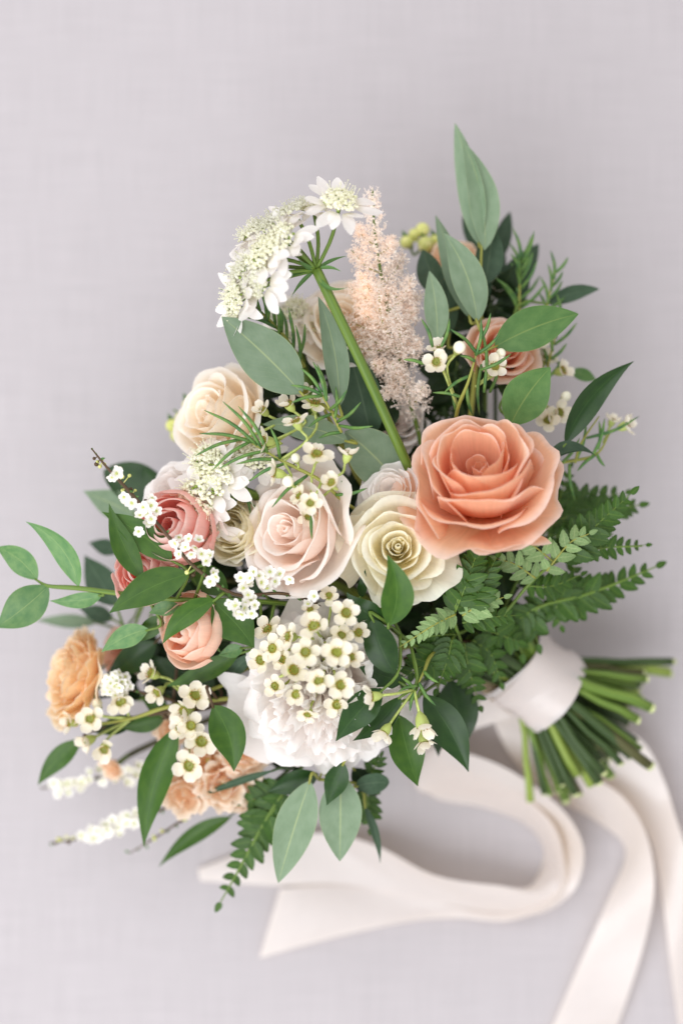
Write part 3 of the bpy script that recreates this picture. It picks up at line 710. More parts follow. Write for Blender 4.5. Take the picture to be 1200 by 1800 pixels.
t = Sprig('eucalyptus_sprig', 'dark eucalyptus sprig behind the tall leaf with small leaf tips', 'eucalyptus', [(862, 440, 76), (862, 540, 80), (856, 640, 84)], .0012, 'stem', EG)
t.leaf(866, 470, 76, 896, 372, 70, 34, 'eucdark'); t.leaf(852, 450, 74, 818, 366, 72, 44, 'eucdark', prof='round')
t.leaf(870, 510, 82, 946, 428, 76, 46, 'eucdark', bend=6); t.leaf(862, 500, 80, 880, 420, 76, 40, 'eucdark')
t.leaf(850, 470, 70, 846, 380, 62, 26, 'euc'); t.leaf(872, 560, 86, 930, 480, 82, 50, 'eucdark')
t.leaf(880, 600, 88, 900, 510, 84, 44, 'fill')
t = Sprig('eucalyptus_sprig', 'eucalyptus sprig with a large oval leaf below the lace umbel', 'eucalyptus', [(560, 700, 140), (580, 740, 132), (610, 800, 120)], .0013, 'stemyellow', EG)
t.leaf(531, 692, 152, 390, 557, 158, 100, 'euc', bend=4, fold=.1, roll=.1, prof='euc')
t.leaf(596, 716, 148, 559, 521, 146, 48, 'euc', bend=10, fold=.22)
t.leaf(652, 772, 124, 606, 602, 126, 92, 'eucdark', bend=4, fold=.22, roll=.2)
t.leaf(612, 776, 136, 462, 746, 140, 50, 'euc', bend=10, fold=.15, roll=.2)
t.leaf(708, 862, 128, 606, 758, 134, 92, 'euc', bend=6, fold=.12, prof='round')
t.leaf(660, 760, 116, 700, 690, 116, 50, 'fill')
t = Sprig('leafy_sprig', 'sprig with one bright green leaf rising behind the large peach rose', 'foliage', [(908, 735, 128), (900, 760, 118), (890, 800, 105)], .0012, 'stem')
t.leaf(896, 748, 138, 967, 646, 142, 84, 'bright', bend=-6, fold=.16, roll=-.2)
t.leaf(885, 700, 118, 905, 640, 118, 40, 'ruscusdark', prof='ruscus')
t.leaf(1000, 652, 96, 1048, 668, 92, 24, 'bright', prof='ruscus')
t.leaf(962, 535, 96, 1053, 508, 92, 30, 'eucdark', bend=-6, fold=.4)
t = Sprig('ruscus_sprig', 'dark glossy pointed leaf beside the peach rose rim', 'ruscus', [(988, 790, 128), (975, 815, 122), (950, 850, 112)], .0010, 'stem')
t.leaf(992, 782, 132, 1113, 635, 128, 50, 'ruscusdark', bend=-17, fold=.3, roll=-.3, prof='ruscus')
t.leaf(962, 816, 134, 1046, 801, 130, 34, 'eucdark', bend=-16, fold=.5, roll=.8, prof='ruscus')

# left ruscus branch
RG = 'ruscus branches'
t = Sprig('ruscus_branch', 'long arching ruscus branch with pale tip leaves reaching past the bouquet', 'ruscus', [(62, 1018, 128), (86, 1030, 130), (139, 1034, 132), (225, 1045, 138), (315, 1054, 142), (431, 1056, 140), (520, 1062, 126)], .0013, 'stem', RG)
rz = dict(prof='ruscus')
t.leaf(66, 1020, 128, -8, 962, 122, 46, 'ruscuspale', bend=10, **rz)
t.leaf(86, 1030, 130, -8, 1104, 126, 68, 'ruscuspale', bend=-4, fold=.1, **rz)
t.leaf(139, 1032, 132, 46, 917, 134, 44, 'ruscuspale', bend=20, fold=.3, roll=.3, **rz)
t.leaf(180, 1046, 134, 88, 1056, 130, 30, 'ruscuspale', bend=-5, fold=.35, **rz)
t.leaf(333, 1008, 158, 192, 1078, 158, 62, 'ruscus', bend=8, fold=.12, **rz)
t.leaf(318, 1068, 140, 262, 1078, 138, 28, 'ruscuspale', bend=4, **rz)
t.leaf(262, 1106, 134, 179, 1146, 132, 42, 'ruscuspale', bend=6, **rz)
t.leaf(290, 1082, 132, 236, 1130, 126, 34, 'ruscus', **rz)
t.leaf(379, 1054, 156, 286, 1132, 156, 40, 'ruscus', bend=12, fold=.3, **rz)
t.leaf(374, 1058, 152, 447, 1139, 150, 76, 'ruscus', bend=-4, fold=.12, **rz)
t.leaf(402, 1112, 132, 312, 1122, 128, 36, 'ruscusdark', bend=8, **rz)
t.leaf(303, 987, 156, 180, 900, 156, 54, 'ruscus', bend=7, fold=.15, **rz)
t.leaf(252, 1018, 156, 192, 885, 158, 44, 'ruscus', bend=-7, fold=.15, **rz)
t.leaf(400, 1045, 136, 330, 985, 132, 50, 'ruscus', **rz)
t.leaf(428, 1138, 130, 384, 1152, 128, 26, 'ruscuspale', **rz)
t.leaf(420, 1148, 128, 293, 1206, 124, 38, 'ruscus', bend=-4, **rz)
t.leaf(440, 1150, 124, 390, 1202, 118, 26, 'eucdark', **rz)
t.leaf(470, 1050, 128, 440, 1000, 126, 40, 'ruscusdark', **rz)
t = Sprig('ruscus_branch', 'out-of-focus dark leaves on a sprig behind the coral ranunculus', 'ruscus', [(220, 880, 72), (260, 940, 76), (330, 1000, 80)], .0012, 'stem', RG)
t.leaf(296, 872, 84, 182, 828, 78, 74, 'ruscusdark', fold=.1, prof='round')
t.leaf(240, 905, 84, 147, 863, 78, 52, 'euc', **rz); t.leaf(212, 968, 74, 156, 954, 66, 30, 'eucdark', **rz)
t.leaf(205, 1065, 80, 149, 976, 72, 58, 'eucdark', **rz); t.leaf(172, 1094, 60, 62, 1090, 50, 26, 'euc', **rz)
t.leaf(200, 1088, 72, 138, 1068, 66, 32, 'eucdark', **rz); t.leaf(300, 900, 84, 250, 820, 80, 50, 'ruscusdark', **rz)
t = Sprig('ruscus_branch', 'low ruscus branch with a long curved leaf hanging by the apricot stock', 'ruscus', [(150, 1290, 92), (235, 1262, 98), (320, 1246, 106), (430, 1226, 108)], .0013, 'stembrown', RG)
t.leaf(144, 1300, 92, 67, 1380, 84, 38, 'ruscus', bend=6, **rz)
t.leaf(313, 1278, 118, 253, 1488, 110, 60, 'ruscus', bend=13, fold=.2, **rz)
t.leaf(374, 1240, 134, 411, 1356, 134, 66, 'ruscus', bend=-12, fold=.2, **rz)
t.leaf(240, 1262, 96, 166, 1288, 92, 34, 'ruscusdark', **rz); t.leaf(276, 1128, 104, 186, 1192, 96, 52, 'ruscusdark', **rz)
t.leaf(300, 1250, 98, 250, 1230, 96, 30, 'ruscus', **rz); t.leaf(290, 1262, 100, 215, 1282, 98, 34, 'ruscus', **rz)
t.leaf(380, 1210, 104, 320, 1180, 100, 44, 'ruscusdark', **rz); t.leaf(330, 1210, 98, 262, 1150, 96, 44, 'ruscusdark', **rz)
t.leaf(360, 1240, 98, 290, 1215, 94, 44, 'fill', **rz)
t = Sprig('ruscus_branch', 'thin dark leaves drooping between the apricot stock and the linen', 'ruscus', [(400, 1438, 84), (450, 1400, 92), (500, 1360, 100)], .0010, 'stemdark', RG)
t.leaf(407, 1436, 84, 279, 1524, 76, 32, 'ruscus', bend=10, fold=.3, **rz)
t.leaf(482, 1354, 110, 345, 1403, 100, 15, 'eucdark', fold=.5, prof='narrow', bend=4)

# lower grey leaves
t = Sprig('eucalyptus_sprig', 'eucalyptus sprig with two grey-green leaves hanging below the peony', 'eucalyptus', [(560, 1370, 112), (580, 1330, 112), (610, 1280, 106)], .0013, 'stemyellow', EG)
t.leaf(545, 1372, 122, 489, 1552, 122, 76, 'euc', bend=2, fold=.1, roll=.1)
t.leaf(599, 1362, 118, 597, 1514, 122, 80, 'euc', fold=.1, roll=-.1)
t.leaf(604, 1340, 128, 574, 1416, 126, 44, 'ruscusdark', prof='ruscus')
t.leaf(626, 1382, 112, 684, 1376, 110, 40, 'eucdark', prof='round', bend=-4)
t.leaf(640, 1415, 108, 668, 1518, 104, 16, 'eucdark', prof='narrow', bend=-6, fold=.5)
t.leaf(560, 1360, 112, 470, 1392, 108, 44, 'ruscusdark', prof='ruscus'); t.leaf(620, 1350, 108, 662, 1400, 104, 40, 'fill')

# right hand glossy ruscus
t = Sprig('ruscus_branch', 'glossy ruscus branch with upright leaf in front of the cream rose', 'ruscus', [(684, 1098, 158), (710, 1120, 146), (750, 1150, 124), (800, 1170, 104)], .0012, 'stem', RG)
t.leaf(682, 1100, 162, 680, 975, 176, 62, 'ruscus', bend=16, fold=.15, roll=-.25, **rz)
t.leaf(678, 1088, 158, 609, 1041, 160, 46, 'ruscusdark', bend=-10, fold=.15, **rz)
t.leaf(634, 1050, 150, 642, 1000, 156, 18, 'ruscusdark', **rz)
t.leaf(655, 1088, 162, 694, 1184, 158, 58, 'ruscusdark', bend=6, sag=14, fold=-.15, prof='round')
t.leaf(706, 1200, 148, 630, 1172, 152, 48, 'ruscusdark', **rz)
t.leaf(672, 1212, 158, 590, 1303, 162, 58, 'ruscusdark', bend=5, fold=.15, **rz)
t.leaf(704, 1224, 150, 620, 1302, 158, 42, 'ruscusdark', bend=-8, fold=.3, **rz)
t.leaf(660, 1080, 140, 640, 1110, 138, 40, 'fill', **rz)
t = Sprig('ruscus_branch', 'dark glossy ruscus leaves pointing at the ribbon loop', 'ruscus', [(735, 1225, 134), (770, 1200, 120), (810, 1190, 104)], .0012, 'stem', RG)
t.leaf(700, 1256, 138, 734, 1382, 130, 66, 'ruscus', bend=2, fold=.15, **rz)
t.leaf(744, 1220, 140, 823, 1357, 128, 66, 'ruscusdark', bend=-8, fold=.18, **rz)
t.leaf(790, 1195, 112, 818, 1310, 100, 78, 'ruscusdark', fold=.15, **rz)
t.leaf(770, 1215, 108, 770, 1330, 96, 50, 'fill', **rz)

# ------------------------------------------------------------------ ferns: frond > pinna (midrib) > pinnule
def pinnule_mesh(name, mat, lob=4):
    m = MB(); cols = []
    nu, nv = 5, 11
    for i in range(nu):
        s = -1 + i / 2; col = []
        for j in range(nv):
            v = j / (nv - 1); w = .30 * math.sin(math.pi * min(1, .18 + .82 * v)) ** .7 * (1 - .25 * v) + .012 * (1 if j % 2 else -1) * (abs(s) > .9)
            col.append((v + .05 * abs(s) * (1 - v), s * max(.012, w), .05 * abs(s) - .12 * v * v))
        cols.append(col)
    m.grid(cols[::-1]); return m.mesh(name, mat)
PN = {k: pinnule_mesh('pinnule', M_[k]) for k in ('fern', 'fernpale')}
def fern(label, rachis, pinnae, mat='fern', rr=.0009):
    """rachis: (px,py,z) from tip to base; pinnae: (points base->tip, pinnule length px, count, mat)"""
    t = Sprig('fern_frond', label, 'fern', rachis, rr, 'stem', 'fern fronds')
    for pi, (pts, ln, cnt, mt) in enumerate(pinnae):
        rnd = random.Random(pi * 17 + cnt); q = crom([P(*p) for p in pts], 24); m = MB()
        m.tube(q, [lerp(.0006, .0002, i / 23) for i in range(24)], 5); pin = t.part('pinna', m, M_['stemyellow' if mt == 'fernpale' else 'stem'])
        s = S(pts[0][2] / 1000) * ln * 1.18; cnt = max(4, int(cnt * .85))
        for k in range(cnt):
            f = .04 + .93 * k / cnt; u = f * 23; i = min(22, int(u)); p = lerp(q[i], q[i + 1], u - i); d = nrm(q[i + 1] - q[i])
            up = nrm(np.array([0, 0, 1.]) - d * d[2]); sd = np.cross(up, d)
            size = s * (1 - .72 * f ** 1.4) * (0.75 + .25 * min(1, k / 2))
            for sg in (1, -1):
                a = math.radians(62 - 22 * f + rnd.uniform(-6, 6)); lift = rnd.uniform(-.35, .3)
                x = nrm(d * math.cos(a) + sd * sg * math.sin(a) + up * lift); z_ = nrm(up - x * np.dot(up, x)); y_ = np.cross(z_, x)
                t.place('pinnule', PN[mt], p, np.column_stack([x, y_, z_]) * size * rnd.uniform(.9, 1.1), parent=pin)
        x = nrm(q[-1] - q[-3]); up = nrm(np.array([0, 0, 1.]) - x * x[2])
        t.place('pinnule', PN[mt], q[-1], np.column_stack([x, np.cross(up, x), up]) * s * .4, parent=pin)
    return t
fern('fern frond with pale undersides curving out below the peach rose', [(1128, 960, 118), (1042, 964, 124), (988, 981, 128), (938, 1018, 128), (884, 1081, 118), (840, 1130, 106)], [
    ([(1020, 970, 126), (1075, 962, 122), (1134, 958, 116)], 30, 9, 'fern'),
    ([(985, 984, 128), (1040, 930, 132), (1108, 868, 130)], 44, 13, 'fern'),
    ([(960, 1004, 130), (1000, 955, 138), (1035, 938, 140)], 34, 6, 'fernpale'),
    ([(975, 990, 130), (935, 958, 138), (908, 948, 140)], 36, 7, 'fernpale'),
    ([(940, 1016, 130), (905, 992, 136), (872, 982, 138)], 34, 7, 'fernpale'),
    ([(925, 1030, 126), (970, 1030, 122), (1020, 1010, 118)], 32, 8, 'fern')])
fern('dark fern frond jutting out above the ribbon wrap', [(1152, 996, 100), (1090, 1022, 104), (1026, 1046, 106), (960, 1062, 106), (900, 1090, 102), (860, 1130, 98)], [
    ([(960, 1062, 106), (1050, 1040, 105), (1152, 996, 100)], 48, 12, 'fern'),
    ([(955, 1062, 106), (935, 1085, 104), (945, 1132, 100)], 46, 5, 'fern'), ([(990, 1058, 106), (1000, 1030, 106), (1012, 985, 104)], 34, 7, 'fern'),
    ([(930, 1075, 106), (905, 1100, 104), (916, 1150, 98)], 46, 6, 'fern'), ([(985, 1056, 106), (975, 1075, 104), (985, 1100, 100)], 36, 4, 'fern')])
fern('blurred fern frond fanning out behind the peach rose', [(1122, 888, 92), (1040, 902, 96), (972, 920, 98), (930, 980, 98), (890, 1060, 98)], [
    ([(980, 918, 98), (1050, 900, 95), (1122, 888, 92)], 44, 12, 'fern'), ([(975, 915, 98), (1020, 880, 96), (1098, 866, 92)], 40, 10, 'fern'),
    ([(965, 925, 98), (985, 870, 100), (1002, 822, 98)], 26, 8, 'fern'), ([(960, 940, 98), (1010, 945, 94), (1060, 940, 92)], 38, 9, 'fern')])
fern('fern frond feathering over the edge of the cream rose', [(846, 943, 150), (822, 1010, 150), (798, 1078, 142), (810, 1130, 120)], [
    ([(800, 1075, 144), (825, 1010, 152), (847, 940, 152)], 40, 12, 'fern'), ([(815, 1078, 142), (845, 1030, 150), (872, 980, 150)], 40, 10, 'fern'),
    ([(800, 1080, 144), (760, 1100, 152), (698, 1140, 156)], 26, 12, 'fernpale'), ([(812, 1082, 142), (845, 1062, 146), (885, 1050, 146)], 34, 8, 'fernpale'),
    ([(812, 1095, 138), (860, 1085, 136), (905, 1082, 132)], 32, 8, 'fern')])
fern('dark green fern frond with broad hanging leaflets above the drooping waxflowers', [(769, 1208, 130), (786, 1160, 132), (796, 1120, 128), (815, 1110, 116)], [
    ([(794, 1124, 134), (786, 1160, 136), (768, 1210, 130)], 40, 9, 'fern'), ([(780, 1142, 130), (745, 1168, 134), (690, 1202, 130)], 40, 9, 'fern'),
    ([(815, 1130, 124), (826, 1185, 120), (843, 1240, 110)], 38, 9, 'fern'), ([(800, 1115, 128), (760, 1118, 130), (720, 1130, 128)], 34, 7, 'fern'),
    ([(830, 1125, 116), (862, 1150, 112), (880, 1200, 104)], 38, 8, 'fern'), ([(850, 1105, 116), (890, 1120, 112), (910, 1128, 110)], 40, 5, 'fern')])
fern('fern frond hanging down beside the grey-green lower leaves', [(388, 1585, 96), (425, 1520, 100), (462, 1450, 104), (500, 1390, 106), (545, 1330, 104)], [
    ([(500, 1392, 106), (450, 1470, 103), (388, 1586, 96)], 48, 13, 'fern'), ([(500, 1392, 106), (470, 1400, 104), (425, 1410, 100)], 44, 6, 'fern'),
    ([(498, 1400, 106), (470, 1440, 104), (440, 1460, 100)], 40, 6, 'fern')])
fern('small fern tip peeping out between the lower round leaf and petal', [(648, 1452, 100), (645, 1420, 102), (640, 1380, 104), (650, 1330, 104)], [
    ([(642, 1385, 104), (648, 1420, 102), (650, 1456, 98)], 34, 7, 'fern'), ([(645, 1375, 106), (660, 1345, 108), (668, 1330, 108)], 26, 5, 'fern')])

# ------------------------------------------------------------------ lace umbels
def umbel(label, node, stem_pts, umbellets, seed, bracts):
    rnd = random.Random(seed); nd = P(*node)
    pts = [nd] + [P(*p) for p in stem_pts]
    route, end = stem_route(pts[-1], nrm(pts[-2] - pts[-1]), .015)
    t = Thing('lace_flower', label, 'lace flower', end, 'white lace umbels')
    full = np.vstack([crom(pts, 20)[:-1], route]); m = MB()
    m.tube(full, [.0026] * len(full), 10); t.part('stem', m, M_['stem'])
    for (px, py, z, r, ax) in umbellets:
        c = P(px, py, z); sc = r * 1.36 * S(z / 1000); F = frame(ax, rnd.uniform(0, 6)); m = MB()
        m.tube(crom([nd, lerp(nd, c, .5) + (c - nd)[[1, 0, 2]] * [.05, -.05, .0], c - F[:, 2] * sc * .15], 8), .0010, 6)
        ray = t.part('ray', m, M_['stem'])
        m = MB()      # dome of tiny florets
        for k in range(110):
            rr = math.sqrt(rnd.random()) * .62; a = rnd.uniform(0, 6.28)
            p = np.array([rr * math.cos(a), rr * math.sin(a), .28 - .3 * rr * rr + rnd.uniform(-.03, .06)])
            m.blob(c + F @ p * sc, sc * rnd.uniform(.05, .085), nu=6, nv=4)
            if k % 2 == 0:
                q = p + np.array([p[0] * .3, p[1] * .3, .2]) + [rnd.uniform(-.08, .08) for _ in range(3)]
                m.tube([c + F @ p * sc, c + F @ q * sc], .00014, 4); m.blob(c + F @ q * sc, .0004, nu=5, nv=3)
        d = t.part('floret_dome', m, M_['lace'], kind='stuff')
        m = MB()
        for k in range(26):
            rr = math.sqrt(rnd.random()) * .55; a = rnd.uniform(0, 6.28)
            m.blob(c + F @ np.array([rr * math.cos(a), rr * math.sin(a), .2 - .25 * rr * rr]) * sc, sc * .06, nu=6, nv=4)
        t.part('ovary_cluster', m, M_['stemlime'], kind='stuff')
        for k in range(7):
            a = 2 * math.pi * k / 7 + rnd.uniform(-.25, .25)
            for lobe in (-1, 1):
                m = MB(); ln = rnd.uniform(.55, .95); tl = rnd.uniform(-.5, .25); cu = rnd.uniform(-.3, .3); g = []
                for i in range(5):
                    s = -1 + i / 2; col = []
                    for j in range(8):
                        v = j / 7; w = .23 * math.sin(math.pi * (.1 + .75 * v)) ** .8 * math.sqrt(max(0.02, 1 - max(0, (v - .6) / .42) ** 2))
                        x = .5 + ln * v; y = s * w + lobe * (.05 + .16 * v); zz = tl * v + cu * v * v + .12 * s * s * w
                        col.append((x * math.cos(a) - y * math.sin(a), x * math.sin(a) + y * math.cos(a), zz))
                    g.append(col)
                m.grid((np.array(g) @ (F.T * sc) + c).tolist()); t.part('petal', m, M_['white'])
    for (tx, ty, tz, w, bend) in bracts:
        m = MB(); e = P(tx, ty, tz); s = S(tz / 1000); m.grid(leaf_grid(nd, e, w * s, bend * s, 0, .4, 0, 'narrow')); t.part('bract', m, M_['bright'])
    return t
umbel('white lace umbel on a thick arching green stem, above the large oval leaf', (556, 474, 158), [(590, 545, 158), (640, 650, 154), (690, 760, 146), (718, 822, 134)], [
    (597, 360, 164, 40, (.15, .70, .65)), (517, 372, 160, 30, (-.35, .85, .4)), (496, 424, 168, 38, (-.5, .45, .7)), (462, 450, 166, 40, (-.6, .45, .6)), (456, 494, 164, 42, (-.7, .1, .7)),
    (418, 528, 156, 36, (-.8, -.1, .5)), (444, 412, 150, 32, (-.6, .7, .3)), (552, 372, 152, 28, (-.1, .9, .35)), (428, 476, 156, 36, (-.8, .4, .4)), (476, 398, 158, 32, (-.5, .7, .5))], 3,
    [(612, 505, 166, 9, 18), (600, 478, 164, 7, -6), (485, 498, 160, 10, 6), (512, 522, 156, 8, 4), (524, 455, 164, 9, -4), (610, 450, 156, 7, -4)])
umbel('white lace umbel with green hearts lying over the ivory rose', (426, 862, 134), [(450, 872, 128), (490, 890, 116)], [
    (380, 846, 146, 42, (-.4, .3, .85)), (350, 880, 144, 42, (-.5, -.2, .8)), (366, 812, 142, 38, (-.4, .6, .7)), (450, 808, 140, 38, (.1, .7, .7)), (362, 918, 138, 36, (-.5, -.5, .7)), (412, 802, 138, 34, (-.2, .7, .6))], 4,
    [(400, 905, 136, 6, 4), (390, 880, 138, 6, 3), (440, 910, 138, 6, -4), (455, 895, 136, 6, 3), (395, 895, 132, 6, -3)])
umbel('small blurred white lace umbel behind the arching stem', (520, 590, 104), [(530, 640, 100), (550, 700, 96)], [(520, 545, 112, 26, (-.1, .5, .8)), (490, 560, 110, 24, (-.4, .4, .8)), (548, 568, 112, 24, (.2, .3, .9)), (500, 600, 112, 22, (-.3, .1, .9))], 6, [])

# ------------------------------------------------------------------ astilbe plume
def astilbe(label, stem, branches, seed):
    rnd = random.Random(seed); pts = [P(*p) for p in stem]
    route, end = stem_route(pts[-1], nrm(pts[-2] - pts[-1]), .015)
    t = Thing('astilbe_plume', label, 'astilbe', end); m = MB(); q = crom(pts, 30); full = np.vstack([q[:-1], route])
    m.tube(full, [lerp(.0006, .0013, min(1, i / 30)) for i in range(len(full))], 7); t.part('stem', m, M_['stem'])
    tri = np.array([[1, 0, 0], [-.5, .86, 0], [-.5, -.86, 0]])
    def dress(path, w0, n_, name):
        mm = MB(); mm.tube(path, [lerp(.0005, .0002, i / (len(path) - 1)) for i in range(len(path))], 5)
        br = t.part(name, mm, M_['stemyellow']); fl = MB(); L_ = len(path) - 1
        for k in range(int(n_ * 0.95)):
            f = rnd.random() ** .9; u = f * L_; i = min(L_ - 1, int(u)); p = lerp(path[i], path[i + 1], u - i)
            d = nrm([rnd.gauss(0, 1) for _ in range(3)]); p = p + d * w0 * 2.1 * (1 - .72 * f) * rnd.uniform(.35, 1)
            for _ in range(3):
                F = frame([rnd.gauss(0, 1) for _ in range(3)], rnd.uniform(0, 6)); sz = rnd.uniform(.0009, .0017)
                e = sz * .35
                fl.poly([p, p + F[:, 0] * sz * .7 + F[:, 1] * e, p + F[:, 0] * sz * 1.5, p + F[:, 0] * sz * .7 - F[:, 1] * e])
        t.sub(br, 'florets', fl, M_['astilbe'], kind='stuff')
    dress(q[:14][::-1], .0062, 420, 'plume_tip')
    for (f, tx, ty, tz, w, n_) in branches:
        b = q[int(f * 29)]; e = P(tx, ty, tz); sd = (e - b)
        path = crom([b, lerp(b, e, .45) + np.array([sd[1], -sd[0], 0]) * .10 * (1 if tx > 690 else -1), e], 12)
        dress(path, w / 1000, n_, 'side_branch')
    return t
astilbe('feathery pale pink astilbe plume behind the arching lace stem', [(654, 332, 128), (660, 420, 130), (680, 540, 130), (705, 650, 126), (735, 760, 112)], [
    (.30, 626, 400, 130, 5, 240), (.32, 694, 420, 128, 5, 240), (.40, 618, 440, 130, 6, 280), (.42, 706, 450, 126, 6, 280), (.5, 632, 480, 132, 6, 300), (.52, 722, 490, 128, 6, 300),
    (.6, 630, 540, 130, 6, 300), (.62, 730, 540, 126, 6, 300), (.68, 640, 590, 128, 6, 300), (.72, 692, 545, 146, 5.5, 360), (.74, 735, 600, 128, 6, 280), (.78, 655, 640, 132, 6, 280),
    (.85, 690, 640, 142, 6, 360), (.9, 742, 680, 144, 6.5, 280), (.86, 672, 690, 138, 5.5, 240), (.5, 612, 505, 126, 6, 260), (.6, 604, 560, 124, 6, 260), (.68, 618, 610, 126, 6, 240), (.45, 740, 520, 122, 5, 220), (.66, 665, 500, 138, 5, 280), (.7, 712, 560, 136, 5, 280)], 9)

# ------------------------------------------------------------------ waxflower sprigs
WG = 'waxflower sprigs'
rw = random.Random(44)
t = Sprig('waxflower_sprig', 'dense cluster of cream waxflowers with olive hearts above the peony', 'waxflower', [(570, 1130, 152), (600, 1120, 138), (660, 1130, 124)], .0014, 'stemyellow', WG)
hub = P(572, 1132, 140)
for (x, y, z, ax, r) in [(608, 1078, 172, (.2, .25, .95), 24), (552, 1101, 174, (-.2, .3, .95), 27), (509, 1119, 164, (-.65, .2, .7), 24), (629, 1112, 164, (.3, .3, .9), 24), (537, 1147, 176, (-.15, .1, 1), 25),
        (591, 1146, 180, (0, -.05, 1), 25), (616, 1156, 172, (.35, -.1, .9), 25), (515, 1178, 170, (.35, .05, .9), 26), (560, 1196, 178, (-.05, -.15, 1), 27), (598, 1203, 174, (.1, -.3, .95), 27),
        (520, 1220, 166, (.2, -.3, .9), 25), (592, 1238, 160, (0, -.25, .95), 24), (541, 1254, 160, (-.3, -.6, .7), 24), (600, 1116, 168, (.1, .2, .95), 22), (459, 1160, 152, (-.5, 0, .85), 24),
        (480, 1140, 158, (-.4, .1, .9), 23), (472, 1108, 150, (-.6, .5, .6), 24), (578, 1048, 160, (-.1, .5, .85), 22), (484, 1206, 154, (-.3, -.2, .9), 23), (498, 1160, 160, (-.5, 0, .85), 22),
        (545, 1072, 156, (-.3, .6, .7), 18), (635, 1090, 158, (.3, .4, .85), 18)]:
    wax_bloom(t, x, y, z, ax, r, rw, anchor=lerp(hub, P(x, y, z), .25) - np.array([0, 0, .01]))

t = Sprig('waxflower_sprig', 'airy waxflower sprig with needle leaves over the blush rose', 'waxflower', [(430, 771, 152), (486, 805, 156), (524, 824, 158), (565, 846, 160), (602, 880, 150), (640, 905, 124)], .0009, 'stemyellow', WG)
for (x, y, z, ax, r, cl) in [(521, 742, 164, (-.25, .85, .45), 26, 0), (556, 800, 170, (0, .75, .65), 28, 0), (611, 800, 166, (.35, .9, .3), 26, 1), (583, 849, 172, (-.3, .35, .9), 21, 1), (545, 884, 174, (-.05, .2, .95), 24, 0),
        (486, 832, 162, (-.9, .2, .35), 26, 0), (468, 776, 154, (-.85, .3, .4), 24, 0), (508, 712, 148, (-.5, .7, .5), 22, 1), (554, 710, 152, (.1, .8, .5), 24, 0), (462, 722, 144, (-.7, .5, .5), 20, 1), (527, 872, 162, (-.7, .2, .6), 22, 0),
        (542, 908, 160, (-.1, -.6, .6), 20, 0), (536, 690, 140, (0, .6, .7), 20, 1)]:
    c = P(x, y, z); wax_bloom(t, x, y, z, ax, r, rw, closed=bool(cl), anchor=nearest(t.full[:30], c))
wax_bloom(t, 507, 847, 168, (-.5, .1, .85), 22, rw, bud=True, anchor=P(540, 835, 158)); wax_bloom(t, 520, 806, 162, (-.2, .7, .7), 17, rw, bud=True, anchor=P(524, 824, 158))
needles(t, [(452, 782, 154, 359, 721, 160), (445, 778, 153, 351, 762, 158), (425, 772, 152, 344, 801, 156), (440, 776, 153, 374, 826, 160), (460, 788, 154, 392, 706, 164), (470, 795, 155, 419, 714, 166), (468, 792, 155, 385, 824, 158),
            (490, 808, 156, 415, 816, 160), (492, 806, 157, 475, 751, 166), (500, 815, 157, 438, 846, 158), (540, 836, 160, 478, 892, 162), (606, 880, 150, 618, 930, 156), (555, 880, 160, 548, 948, 168), (590, 870, 156, 645, 858, 160), (602, 878, 150, 600, 845, 158)])
twig(t, [(535, 645, 132), (493, 583, 140), (440, 531, 146)], .0012, 'stemyellow')
needle_spray(t, [(536, 648, 132), (493, 583, 140), (438, 528, 148)], 16, 66, rw, 10)
needles(t, [(512, 640, 136, 507, 540, 150), (525, 650, 136, 520, 572, 148), (490, 590, 140, 482, 520, 150), (470, 565, 142, 470, 530, 150)])
twig(t, [(600, 760, 150), (580, 720, 154), (560, 684, 158)], .0009, 'stemyellow')
needles(t, [(566, 694, 158, 511, 677, 162), (566, 696, 158, 512, 708, 164), (565, 690, 158, 529, 647, 160), (572, 700, 157, 550, 636, 160), (574, 705, 157, 557, 640, 156), (580, 720, 155, 610, 685, 164), (592, 742, 152, 634, 707, 162), (596, 748, 152, 655, 749, 162),
            (582, 728, 155, 542, 751, 162), (588, 735, 153, 590, 680, 150), (600, 760, 150, 560, 770, 150)])

t = Sprig('waxflower_sprig', 'waxflower sprig with one open flower and bud above the large peach rose', 'waxflower', [(837, 621, 152), (822, 672, 148), (803, 722, 138), (800, 770, 118)], .0010, 'stemyellow', WG)
wax_bloom(t, 768, 638, 164, (-.1, .25, .95), 28, rw, anchor=P(803, 715, 138)); wax_bloom(t, 806, 612, 160, (.1, .6, .75), 25, rw, bud=True, anchor=P(803, 712, 138))
wax_bloom(t, 770, 615, 150, (-.2, .8, .4), 22, rw, closed=True, anchor=P(800, 700, 138)); wax_bloom(t, 868, 645, 142, (.2, .3, .9), 24, rw, anchor=P(835, 680, 138)); wax_bloom(t, 880, 622, 138, (.2, .6, .7), 18, rw, bud=True, anchor=P(835, 680, 138))
needles(t, [(745, 640, 158, 709, 632, 160), (760, 610, 160, 740, 560, 164), (775, 610, 160, 790, 560, 160), (800, 720, 138, 780, 660, 140), (836, 625, 152, 845, 560, 156), (838, 622, 152, 880, 585, 158), (838, 622, 152, 790, 578, 160), (834, 635, 152, 808, 625, 156),
            (842, 600, 152, 862, 550, 158), (850, 690, 140, 845, 570, 146), (845, 650, 148, 898, 622, 152), (820, 680, 146, 830, 730, 140), (815, 700, 142, 760, 690, 140), (826, 660, 148, 780, 690, 150), (846, 640, 140, 842, 730, 134), (860, 690, 128, 875, 640, 134)])

